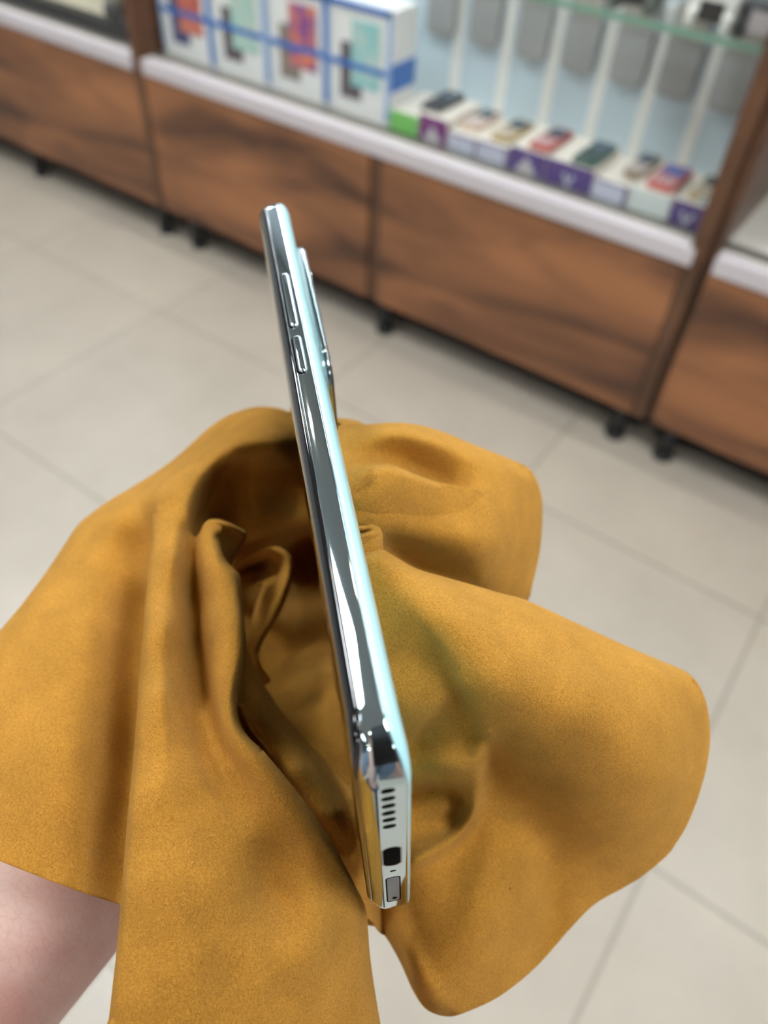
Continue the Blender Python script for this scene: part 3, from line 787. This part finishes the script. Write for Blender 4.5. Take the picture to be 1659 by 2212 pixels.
# --- big right lobe
layer([(776, 1186), (800, 1182), (825, 1186), (850, 1200), (900, 1228), (960, 1246), (1030, 1266), (1085, 1282), (1140, 1298), (1250, 1348), (1350, 1394), (1430, 1428), (1480, 1450),
       (1508, 1477), (1525, 1515), (1533, 1560), (1534, 1600), (1528, 1650), (1518, 1690), (1502, 1740), (1484, 1783), (1462, 1820), (1441, 1848), (1389, 1892), (1341, 1921), (1284, 1954), (1232, 2006),
       (1160, 2087), (1084, 2149), (1018, 2182), (970, 2196), (923, 2182), (894, 2144), (866, 2082), (837, 2030), (812, 2003), (790, 1996), (762, 1960), (770, 1900), (790, 1800),
       (830, 1700), (830, 1550), (812, 1400), (800, 1280), (785, 1220)],
      [(776, 1190, 151), (825, 1192, 149), (900, 1236, 152), (1030, 1275, 156), (1140, 1305, 160), (1300, 1378, 166), (1430, 1435, 170), (1510, 1490, 175), (1530, 1600, 176), (1500, 1740, 176),
       (1441, 1840, 178), (1341, 1915, 181), (1240, 1990, 181), (1150, 2080, 174), (1020, 2175, 165), (930, 2180, 164), (870, 2080, 171), (820, 2010, 179),
       (900, 1290, 144), (1000, 1340, 143), (1150, 1420, 146), (1300, 1500, 150), (1430, 1560, 159), (1450, 1700, 162), (1380, 1800, 168),
       (1100, 1500, 143), (1200, 1600, 148), (1300, 1700, 156), (1120, 1640, 155), (1190, 1750, 165), (1250, 1860, 173), (1100, 1760, 170),
       (840, 1300, 147), (860, 1420, 148), (920, 1420, 148), (870, 1530, 150), (960, 1480, 149), (900, 1600, 164), (990, 1560, 155),
       (940, 1660, 163), (1000, 1660, 160), (1060, 1650, 166), (900, 1760, 176), (960, 1760, 175), (1030, 1800, 176), (900, 1860, 170),
       (1000, 1880, 173), (1100, 1900, 172), (950, 2000, 166), (1050, 2020, 166), (1150, 1960, 174), (900, 1950, 170), (930, 2040, 165), (960, 2110, 162), (830, 1900, 176), (800, 1960, 186), (820, 1780, 176), (830, 1650, 168)],
      strokes=[  # overhang of the main crest above the inner panel
               ([(890, 1300, 0), (950, 1375, 1.2), (985, 1430, 2.6), (1020, 1500, 3.6), (1050, 1570, 2.5), (1110, 1650, 0)], 16, 90),
               ([(960, 1445, 0), (1000, 1520, -1.6), (1030, 1580, -1.4), (1050, 1620, 0)], 30, 14),
               # long shadowed valley towards the lower right
               ([(1040, 1600, 0), (1100, 1680, -3), (1150, 1760, -4.5), (1200, 1830, -4.5), (1260, 1890, -3.5), (1320, 1920, -2)], 60, 75),
               # edge of the inner panel above the knuckle fold
               ([(872, 1600, 2.5), (900, 1570, 3), (940, 1530, 3), (985, 1490, 1.5), (1010, 1470, 0)], 9, 60),
               # knuckle shaped fold: bright rim round a hollow
               ([(892, 1660, 4), (940, 1650, 4), (990, 1655, 3.5), (1030, 1640, 3), (1046, 1600, 1.5), (1048, 1565, 0)], 34, 30),
               ([(1044, 1590, 1), (1040, 1640, 3.5), (1034, 1700, 4.5), (1022, 1750, 4.5), (1000, 1790, 4), (960, 1825, 4), (900, 1858, 4), (870, 1875, 2)], 26, 16),
               ([(885, 1716, -4.5), (930, 1706, -5), (970, 1706, -5), (995, 1722, -5), (1002, 1750, -4.5), (985, 1778, -3), (950, 1800, 0)], 26, 10),
               # soft swell and hollow low in the lobe
               ([(1100, 1780, 0), (1060, 1850, 2.5), (1040, 1930, 3.5), (1040, 2010, 2.5), (1030, 2100, 0)], 60, 60),
               ([(1180, 1800, 0), (1185, 1900, -3), (1190, 1980, -3.5), (1170, 2050, -2)], 40, 40),
               ([(845, 1990, 0), (880, 2040, 2.0), (915, 2110, 2.5), (950, 2160, 1)], 26, 24)],
      rolls=[([(776, 1186, 0), (825, 1186, 0), (850, 1200, 0), (900, 1228, 0), (960, 1246, 0), (1030, 1266, 0), (1140, 1298, 0), (1250, 1348, 0), (1350, 1394, 0), (1430, 1428, 0), (1480, 1450, 0)], 34, 9),
             ([(1480, 1450, 0), (1525, 1515, 0), (1534, 1600, 0), (1518, 1690, 0)], 14, 2),
             ([(970, 2196, 0), (923, 2182, 0), (894, 2144, 0), (866, 2082, 0), (837, 2030, 0), (812, 2003, 0)], 26, 7)], step=6, gain=1.2)

# --- left: far sheet from the hump down over the wrist, dark pocket beside the phone, right end extended to shut out light
layer([(668, 930), (640, 905), (618, 887), (592, 880), (565, 878), (540, 881), (510, 890), (480, 904), (450, 925), (420, 952), (375, 992), (330, 1024), (280, 1055), (230, 1085), (172, 1130), (140, 1175),
       (100, 1235), (50, 1302), (0, 1362), (-60, 1432), (-80, 1600), (-60, 1835), (0, 1860), (60, 1884), (120, 1907), (190, 1932), (256, 1953), (320, 1972), (350, 1900), (352, 1700), (372, 1500), (398, 1300), (420, 1180),
       (450, 1150), (480, 1172), (510, 1185), (540, 1172), (580, 1160), (620, 1144), (670, 1130), (722, 1108), (745, 1050), (735, 980), (700, 940)],
      [(668, 940, 232), (600, 885, 232), (540, 885, 234), (480, 910, 234), (400, 975, 230), (300, 1050, 224), (172, 1135, 212), (50, 1305, 190), (-60, 1440, 178), (-60, 1830, 152), (0, 1855, 150),
       (120, 1905, 149), (256, 1950, 150), (320, 1965, 153), (120, 1500, 168), (100, 1700, 156), (200, 1350, 180), (200, 1600, 162), (220, 1800, 155), (290, 1600, 167), (310, 1300, 186), (330, 1800, 158),
       (560, 920, 216), (600, 960, 211), (500, 960, 206), (420, 1020, 204), (350, 1070, 200), (260, 1110, 203), (340, 1150, 192), (300, 1180, 196), (380, 1100, 190), (360, 1250, 180), (400, 1170, 188),
       (480, 1020, 212), (540, 1030, 221), (600, 1040, 226), (640, 1040, 232), (520, 1090, 225), (580, 1110, 227), (640, 1090, 237), (470, 1090, 219), (440, 1120, 214), (500, 1160, 222), (560, 1145, 224), (680, 1080, 242), (690, 1020, 238), (620, 1130, 232), (350, 1500, 172), (740, 1050, 250), (725, 970, 252)],
      strokes=[([(610, 935, 0), (540, 950, 2.5), (470, 975, 4.5), (400, 1015, 5), (340, 1058, 3.5), (290, 1085, 0)], 30, 34),
               ([(520, 912, 0), (455, 948, -3.5), (390, 992, -4), (320, 1035, -3), (260, 1075, 0)], 22, 20),
               ([(300, 1075, 0), (310, 1120, -7), (318, 1180, -11), (314, 1280, -13), (300, 1400, -13), (285, 1560, -11), (272, 1740, -9), (262, 1900, -6)], 75, 40),
               ([(480, 985, 0), (440, 1030, 3.5), (415, 1080, 5), (400, 1140, 5), (392, 1220, 4)], 20, 10),
               ([(470, 1030, -6), (448, 1070, -8), (432, 1120, -8), (425, 1160, -6)], 12, 30),
               ([(560, 990, 0), (552, 1050, 2), (555, 1100, 2), (565, 1130, 0)], 9, 34),
               ([(470, 1120, 0), (510, 1128, 2.5), (560, 1118, 3.5), (610, 1098, 3), (650, 1075, 0)], 26, 30)],
      rolls=[([(668, 930, 0), (640, 905, 0), (592, 880, 0), (540, 881, 0), (480, 904, 0), (420, 952, 0), (330, 1024, 0), (230, 1085, 0)], 30, 9),
             ([(230, 1085, 0), (172, 1130, 0), (100, 1235, 0), (0, 1362, 0), (-60, 1432, 0)], 26, 6),
             ([(480, 1172, 0), (510, 1185, 0), (540, 1172, 0), (620, 1144, 0), (670, 1130, 0), (722, 1108, 0)], 26, 9)], step=6.5)
# --- deep pocket under the screen side of the phone, with a hidden extension added beneath and behind to block stray light
layer([(440, 1150), (450, 1060), (520, 965), (600, 930), (700, 950), (800, 1060), (900, 1140), (980, 1300), (980, 1500), (900, 1700), (850, 1800), (800, 1830), (740, 1760), (640, 1640), (560, 1560), (480, 1480), (450, 1300)],
      [(480, 1130, 240), (560, 1110, 244), (640, 1085, 252), (700, 1060, 262), (520, 970, 236), (600, 935, 246), (700, 955, 262), (460, 1060, 234), (470, 1200, 232), (540, 1200, 285), (610, 1190, 335), (680, 1170, 335), (650, 1250, 338), (600, 1300, 305), (710, 1300, 300), (640, 1340, 285),
       (560, 1380, 238), (620, 1420, 236), (690, 1400, 246), (560, 1500, 216), (660, 1480, 218), (740, 1440, 226), (700, 1560, 199), (640, 1600, 188), (750, 1600, 197), (780, 1700, 190), (740, 1740, 183), (830, 1780, 190),
       (800, 1100, 262), (900, 1200, 266), (850, 1350, 268), (960, 1400, 262), (900, 1600, 240), (480, 1400, 230)],
      strokes=[([(655, 1300, -2), (640, 1360, -7), (610, 1420, -8), (590, 1450, -4)], 26, 24),
               ([(700, 1330, 2), (706, 1420, 4), (715, 1520, 4), (728, 1620, 2)], 34, 36)])
# --- brown tip of the pleat that hooks round into the pocket
layer([(456, 1124), (472, 1122), (490, 1127), (510, 1136), (528, 1146), (534, 1160), (524, 1180), (510, 1204), (493, 1226), (478, 1208), (468, 1180), (458, 1150)],
      [(456, 1126, 189), (490, 1128, 189), (530, 1150, 196), (510, 1200, 194), (490, 1222, 189), (475, 1170, 190), (500, 1165, 194)],
      strokes=[([(470, 1128, 2), (500, 1138, 3), (526, 1154, 2)], 12, 12)],
      rolls=[([(456, 1124, 0), (472, 1122, 0), (490, 1127, 0), (528, 1146, 0)], 9, 3), ([(534, 1160, 0), (524, 1180, 0), (510, 1204, 0), (493, 1226, 0)], 12, 5)], step=4)
# --- curled pleat in the pocket
layer([(500, 1238), (512, 1214), (540, 1200), (566, 1188), (592, 1180), (614, 1186), (630, 1204), (635, 1226), (630, 1252), (622, 1285), (608, 1318), (592, 1350), (572, 1380), (560, 1410), (566, 1440), (585, 1470),
       (560, 1480), (535, 1450), (530, 1400), (540, 1350), (548, 1318), (558, 1290), (566, 1266), (540, 1270), (512, 1276), (498, 1260)],
      [(500, 1230, 206), (560, 1195, 205), (600, 1185, 203), (632, 1220, 202), (620, 1290, 200), (590, 1350, 198), (560, 1400, 196), (545, 1450, 192), (580, 1470, 194), (540, 1340, 202), (560, 1280, 205),
       (520, 1270, 210), (560, 1235, 214), (590, 1225, 210), (600, 1260, 202), (580, 1310, 199)],
      strokes=[([(505, 1238, -2), (540, 1226, -4), (572, 1216, -4.5), (592, 1216, -3), (600, 1232, -1)], 11, 9),
               ([(512, 1208, 0), (560, 1192, 1.5), (600, 1190, 2.5), (622, 1210, 3), (618, 1250, 3), (600, 1300, 3), (578, 1350, 3), (556, 1400, 2), (556, 1450, 1)], 14, 14)],
      rolls=[([(592, 1180, 0), (614, 1186, 0), (630, 1204, 0), (635, 1226, 0), (622, 1285, 0), (592, 1350, 0), (572, 1380, 0), (560, 1410, 0)], 12, 4),
             ([(566, 1266, 0), (548, 1318, 0), (532, 1380, 0)], 10, 4)], step=5)
# --- middle band between the front ridge and the phone
layer([(520, 1380), (535, 1400), (546, 1430), (560, 1462), (578, 1492), (600, 1524), (628, 1560), (660, 1596), (700, 1640), (735, 1682), (760, 1705), (790, 1740), (850, 1830), (860, 1900), (862, 1985), (830, 2020), (800, 1990),
       (770, 1960), (700, 1880), (600, 1740), (520, 1640), (480, 1560), (480, 1450), (495, 1390)],
      [(520, 1390, 186), (560, 1465, 182), (600, 1530, 180), (660, 1600, 179), (735, 1690, 179), (790, 1760, 182), (850, 1850, 184), (850, 1980, 186), (790, 1950, 174), (700, 1850, 165), (600, 1720, 160), (520, 1630, 164),
       (490, 1500, 172), (560, 1550, 168), (640, 1660, 164), (720, 1760, 166), (780, 1860, 173), (520, 1500, 172), (820, 1920, 184)],
      strokes=[([(535, 1440, 1), (570, 1520, 3), (620, 1600, 3.5), (690, 1690, 3.5), (750, 1780, 3), (800, 1870, 1)], 34, 22),
               ([(510, 1540, -5), (535, 1592, -8), (560, 1622, -7), (600, 1668, -4), (660, 1745, -3), (720, 1830, -2.5), (780, 1930, -2)], 14, 14)],
      rolls=[([(535, 1400, 0), (560, 1462, 0), (600, 1524, 0), (660, 1596, 0), (735, 1682, 0), (790, 1740, 0), (850, 1830, 0)], 18, 6)], step=6)
# --- front sheet: left pleat, front ridge and the wide drop to the bottom of the picture
layer([(332, 1110), (350, 1078), (372, 1062), (396, 1070), (404, 1100), (406, 1140), (420, 1160), (432, 1150), (440, 1132), (455, 1122), (474, 1128), (480, 1142), (474, 1160), (478, 1185), (488, 1210), (500, 1224), (515, 1238),
       (522, 1262), (525, 1300), (529, 1350), (532, 1400), (528, 1440), (518, 1480), (513, 1515), (514, 1545), (524, 1572), (540, 1595), (565, 1618), (592, 1648), (630, 1695), (668, 1745), (705, 1800), (740, 1860), (768, 1915),
       (790, 1962), (795, 2010), (800, 2070), (810, 2140), (822, 2212), (832, 2270), (500, 2290), (225, 2280), (235, 2200), (243, 2130), (252, 2050), (260, 1960), (268, 1860), (276, 1760), (286, 1660), (294, 1560), (300, 1470),
       (308, 1380), (314, 1300), (322, 1220), (328, 1160)],
      [(332, 1110, 191), (372, 1068, 190), (400, 1110, 187), (330, 1200, 180), (314, 1300, 170), (300, 1470, 158), (286, 1660, 147), (268, 1860, 138), (252, 2050, 131), (230, 2250, 125),
       (380, 1200, 178), (360, 1350, 164), (345, 1500, 153), (330, 1700, 142), (320, 1900, 134), (400, 2100, 128), (420, 1300, 178), (425, 1400, 171), (440, 1500, 163), (455, 1130, 190), (440, 1180, 184),
       (470, 1200, 181), (500, 1260, 176), (490, 1350, 166), (495, 1450, 160), (500, 1540, 155), (540, 1620, 151), (600, 1680, 149), (680, 1780, 149), (740, 1880, 151), (780, 1970, 154),
       (450, 1600, 154), (420, 1750, 144), (500, 1700, 148), (560, 1800, 143), (600, 1900, 143), (640, 2000, 143), (500, 1900, 138), (500, 2100, 133), (700, 2100, 143), (790, 2100, 153), (815, 2220, 152), (600, 2250, 134), (400, 2250, 124), (650, 1860, 146)],
      strokes=[([(365, 1090, 1), (370, 1180, 3), (362, 1300, 4), (352, 1420, 4.5), (350, 1540, 3.5), (350, 1650, 1.5), (350, 1750, 0)], 50, 36),
               ([(415, 1150, -5), (416, 1250, -7), (424, 1350, -7.5), (436, 1440, -7), (452, 1530, -5.5), (480, 1610, -3.5), (520, 1690, -1.5), (550, 1760, 0)], 20, 16),
               ([(408, 1200, -2), (410, 1350, -3.5), (412, 1450, -3.5), (426, 1560, -3), (455, 1660, -2.5), (500, 1740, -1), (540, 1800, 0)], 22, 16),
               ([(460, 1140, 2), (462, 1180, 3), (476, 1240, 4), (480, 1320, 4.5), (482, 1400, 4.5), (480, 1480, 4.5), (486, 1545, 4.2), (512, 1600, 4), (560, 1660, 3.6), (620, 1740, 3), (680, 1830, 2), (720, 1900, 0)], 34, 40),
               ([(640, 1780, 0), (600, 1840, -2.0), (590, 1900, -3.2), (620, 1950, -3), (670, 1960, 0)], 60, 50),
               ([(700, 1900, 0), (690, 1980, 2.2), (660, 2060, 2.2), (600, 2130, 0)], 60, 60),
               ([(560, 2000, 0), (560, 2080, 1), (600, 2160, 0)], 60, 60)],
      rolls=[([(332, 1110, 0), (328, 1160, 0), (314, 1300, 0), (300, 1470, 0), (286, 1660, 0), (268, 1860, 0), (252, 2050, 0), (235, 2200, 0)], 15, 4),
             ([(474, 1160, 0), (488, 1210, 0), (515, 1238, 0), (525, 1300, 0), (532, 1400, 0), (518, 1480, 0), (513, 1515, 0), (524, 1572, 0), (565, 1618, 0)], 20, 8),
             ([(565, 1618, 0), (630, 1695, 0), (705, 1800, 0), (768, 1915, 0), (790, 1962, 0)], 16, 4),
             ([(790, 1962, 0), (795, 2010, 0), (810, 2140, 0), (832, 2270, 0)], 40, 9)], step=6, gain=1.15)

cm = bpy.data.meshes.new('cleaning_cloth'); org = at(850, 1600, 170)
cm.from_pydata([tuple(v - org) for v in CLOTH_V], [], CLOTH_F); cm.update()
cloth = obj('cleaning_cloth', cm, M['suede'], None, True); cloth.location = org
tag(cloth, 'mustard yellow suede cleaning cloth draped in folds around the phone and hand', 'cloth')
# ------------------------------------------------------------------ hand and forearm under the cloth
def skin_material():
    m = bpy.data.materials.new('skin'); m.use_nodes = True; nt = m.node_tree; b = nt.nodes['Principled BSDF']; L = nt.links.new
    b.inputs['Roughness'].default_value = 0.5; b.inputs['Subsurface Weight'].default_value = 0.12
    b.inputs['Subsurface Scale'].default_value = 0.004
    tc = nt.nodes.new('ShaderNodeTexCoord')
    n = nt.nodes.new('ShaderNodeTexNoise'); n.inputs['Scale'].default_value = 45; n.inputs['Detail'].default_value = 5
    cr = nt.nodes.new('ShaderNodeValToRGB'); cr.color_ramp.elements[0].position = 0.35; cr.color_ramp.elements[0].color = srgb(206, 160, 148)
    cr.color_ramp.elements[1].position = 0.65; cr.color_ramp.elements[1].color = srgb(220, 190, 176)
    L(tc.outputs['Object'], n.inputs['Vector']); L(n.outputs['Fac'], cr.inputs['Fac'])
    mp = nt.nodes.new('ShaderNodeMapping'); mp.inputs['Rotation'].default_value = (0.3, 0.5, 0.9); mp.inputs['Scale'].default_value = (1, 3, 1.5)
    vo = nt.nodes.new('ShaderNodeTexVoronoi'); vo.feature = 'DISTANCE_TO_EDGE'; vo.inputs['Scale'].default_value = 240
    n2 = nt.nodes.new('ShaderNodeTexNoise'); n2.inputs['Scale'].default_value = 60
    ad = nt.nodes.new('ShaderNodeMixRGB'); ad.blend_type = 'ADD'; ad.inputs[0].default_value = 0.02
    L(tc.outputs['Object'], mp.inputs['Vector']); L(mp.outputs['Vector'], ad.inputs[1]); L(n2.outputs['Color'], ad.inputs[2]); L(ad.outputs[0], vo.inputs['Vector'])
    mr = nt.nodes.new('ShaderNodeMapRange'); mr.inputs['From Max'].default_value = 0.06; L(vo.outputs['Distance'], mr.inputs['Value'])
    mx = nt.nodes.new('ShaderNodeMix'); mx.data_type = 'RGBA'; mx.inputs[6].default_value = srgb(182, 128, 118)
    mr2 = nt.nodes.new('ShaderNodeMapRange'); mr2.inputs['To Min'].default_value = 0.7; L(mr.outputs[0], mr2.inputs['Value'])
    L(mr2.outputs[0], mx.inputs['Factor']); L(cr.outputs['Color'], mx.inputs[7]); L(mx.outputs[2], b.inputs['Base Color'])
    bp = nt.nodes.new('ShaderNodeBump'); bp.inputs['Distance'].default_value = 0.00015; bp.inputs['Strength'].default_value = 0.4
    L(mr.outputs[0], bp.inputs['Height']); L(bp.outputs['Normal'], b.inputs['Normal'])
    return m
M['skin'] = skin_material()
# joints: (pixel x, pixel y, depth mm, radius mm)
J = [(330, 1700, 224, 24),                                   # 0 palm centre (root)
     (160, 1880, 200, 24), (6, 2016, 188, 27), (-170, 2215, 188, 29), (-420, 2480, 190, 32),   # wrist, forearm
     (470, 1560, 244, 18), (560, 1560, 250, 15)]
E_ = [(0, 1), (1, 2), (2, 3), (3, 4), (0, 5), (5, 6)]
fingers = [  # knuckle ... tip, closing on the back side of the phone through the cloth
    [(660, 1480, 256, 10.5), (800, 1400, 252, 9.5), (900, 1330, 222, 8.6), (930, 1260, 200, 8)],
    [(640, 1600, 252, 10.8), (800, 1560, 246, 9.8), (930, 1500, 216, 8.8), (940, 1400, 192, 8)],
    [(620, 1700, 240, 10.3), (790, 1720, 236, 9.3), (930, 1680, 212, 8.4), (960, 1600, 194, 7.6)],
    [(600, 1790, 226, 9.2), (740, 1850, 222, 8.2), (860, 1840, 206, 7.4), (930, 1800, 196, 6.8)],
    [(420, 1480, 250, 12), (430, 1330, 264, 10.5), (450, 1180, 268, 9.5), (540, 1060, 264, 8.6)]]   # thumb on the screen side
for k, fg in enumerate(fingers):
    par = 6 if k < 4 else 5
    for j in fg:
        J.append(j); E_.append((par, len(J) - 1)); par = len(J) - 1
JW = [(at(x, y, d), r) for x, y, d, r in J]          # world joints
def jadd(par, p, r):
    JW.append((Vector(p), r)); E_.append((par, len(JW) - 1)); return len(JW) - 1
BD = Vector((0.08, -0.27, 0)); DF = Vector((-0.54, 0.84, 0)); DR = Vector((0.84, 0.54, 0))
def body(f_, r_, z): return BD + DF * f_ + DR * r_ + Vector((0, 0, z))
elbL = jadd(4, (-0.150, -0.195, 0.945), 42)
armL = jadd(elbL, (-0.118, -0.285, 1.10), 46)
shL = jadd(armL, body(-0.02, -0.165, 1.27), 55)
chest = jadd(shL, body(0, 0, 1.22), 105)
shR = jadd(chest, body(-0.02, 0.165, 1.27), 55)
armR = jadd(shR, body(0.02, 0.215, 1.13), 46)
elbR = jadd(armR, body(0.06, 0.21, 1.00), 42)
camR = lambda x, y, z: CAMPOS + R @ Vector((x, y, z))
wrR = jadd(elbR, camR(0.085, -0.155, 0.085), 27)
paR = jadd(wrR, camR(0.075, -0.11, 0.050), 24)
for k, y0 in enumerate((-0.065, -0.085, -0.105, -0.125)):      # fingers behind and round the far edge of the photographer's phone
    a_ = jadd(paR, camR(0.052, y0, 0.032), 9.5)
    b_ = jadd(a_, camR(0.020, y0 + 0.002, 0.026), 8.6)
    c_ = jadd(b_, camR(-0.012, y0 + 0.003, 0.024), 7.8); jadd(c_, camR(-0.031, y0 + 0.003, 0.012), 7.0)
t1 = jadd(paR, camR(0.082, -0.070, 0.030), 11); t2 = jadd(t1, camR(0.072, -0.045, 0.022), 9.5); jadd(t2, camR(0.064, -0.020, 0.016), 8.5)
neck = jadd(chest, body(0.0, 0, 1.375), 55)
head0 = jadd(neck, body(0.03, 0, 1.455), 78)
jadd(head0, body(0.035, 0, 1.53), 84)
belly = jadd(chest, body(0.0, 0, 1.03), 100)
pelv = jadd(belly, body(0, 0, 0.86), 108)
LEGS = []
for s_ in (-1, 1):
    hip = jadd(pelv, body(0, s_ * 0.095, 0.80), 82)
    kn = jadd(hip, body(0.01, s_ * 0.10, 0.45), 56)
    an = jadd(kn, body(-0.02, s_ * 0.10, 0.085), 38)
    ft = jadd(an, body(0.04, s_ * 0.105, 0.042), 38)
    to = jadd(ft, body(0.14, s_ * 0.11, 0.034), 30)
    LEGS.append((hip, kn, an, ft, to))

def skin_mesh(name, joints, edges, root, m, parent=None, lv=2, origin=Vector((0, 0, 0))):
    me = bpy.data.meshes.new(name)
    me.from_pydata([tuple(p - origin) for p, r in joints], edges, [])
    o = obj(name, me, m, parent)
    sk = o.modifiers.new('skin', 'SKIN'); sk.use_smooth_shade = True
    for i, (p, r) in enumerate(joints): me.skin_vertices[0].data[i].radius = (r / 1000, r / 1000)
    for v_ in me.skin_vertices[0].data: v_.use_root = False
    me.skin_vertices[0].data[root].use_root = True
    sb_ = o.modifiers.new('sub', 'SUBSURF'); sb_.levels = lv
    dg = bpy.context.evaluated_depsgraph_get(); ev = o.evaluated_get(dg)
    nm_ = bpy.data.meshes.new_from_object(ev); o.modifiers.clear(); o.data = nm_
    if not nm_.materials: nm_.materials.append(m)
    for p in nm_.polygons: p.use_smooth = True
    return o
base = Vector((BD.x, BD.y, 0))
person = skin_mesh('person', JW, E_, pelv, M['skin'], None, 2, base)
person.location = base
tag(person, 'person holding the mustard cloth, bare wrist showing at lower left, grey blue shirt', 'person')
def garment(name, ids, m, grow, label, cut=None):
    idx = {}; js = []; es = []
    for a, b in E_:
        if a in ids and b in ids:
            for q in (a, b):
                if q not in idx: idx[q] = len(js); js.append((JW[q][0], JW[q][1] + grow))
            es.append((idx[a], idx[b]))
    o = skin_mesh(name, js, es, idx[cut], m, person, 2, base); o['label'] = label
    return o
M['shirt'] = mat('shirt_cotton', srgb(112, 126, 142), 0.9, noise=(30, 0.06), bump=(400, 0.0006, 0.4))
M['jeans'] = mat('denim', srgb(44, 54, 76), 0.9, bump=(500, 0.0006, 0.4))
M['hair'] = mat('hair_brown', srgb(52, 38, 30), 0.6, bump=(300, 0.002, 0.8))
M['shoe'] = mat('shoe_leather', srgb(36, 34, 34), 0.5)
garment('shirt', {elbL, armL, shL, chest, shR, armR, elbR, belly, pelv}, M['shirt'], 9, 'grey blue long shirt', chest)
lg = {pelv}
for l_ in LEGS: lg |= set(l_[:3])
garment('trousers', lg, M['jeans'], 8, 'dark blue jeans', pelv)
for l_ in LEGS: garment('shoe', set(l_[2:]), M['shoe'], 6, 'dark shoe', l_[3])
hc = body(0.035, 0, 1.50) - base
def headpart(name, f_, r_, z, sx, sy, sz, m):
    bm = bmesh.new(); bmesh.ops.create_uvsphere(bm, u_segments=24, v_segments=16, radius=1)
    Mx = Matrix((DR, DF, Vector((0, 0, 1)))).transposed()
    for v in bm.verts: v.co = hc + DF * f_ + DR * r_ + Vector((0, 0, z)) + Mx @ Vector((v.co.x * sx, v.co.y * sy, v.co.z * sz))
    return obj(name, bm, m, person, True)
headpart('hair', -0.018, 0, 0.032, 0.086, 0.094, 0.095, M['hair'])
for s_ in (-1, 1):
    headpart('ear', 0.0, s_ * 0.082, 0.0, 0.008, 0.018, 0.030, M['skin'])
    headpart('eye', 0.074, s_ * 0.031, 0.012, 0.013, 0.010, 0.008, M['white_board'])
headpart('nose', 0.088, 0, -0.012, 0.012, 0.016, 0.022, M['skin'])
headpart('mouth', 0.078, 0, -0.048, 0.024, 0.010, 0.007, mat('lips', srgb(160, 90, 84), 0.5))
# the phone the picture is taken with, held up just behind the viewpoint
cph = empty('dark_smartphone', CAMPOS, R); tag(cph, 'dark smartphone held upright in the other hand of the person', 'smartphone')
bk = slab(0.076, 0.163, 0.009, 0.010, 0.018, -0.062, 0.004, 0.002)
obj('body', bk, M['black_plastic'], cph, True)
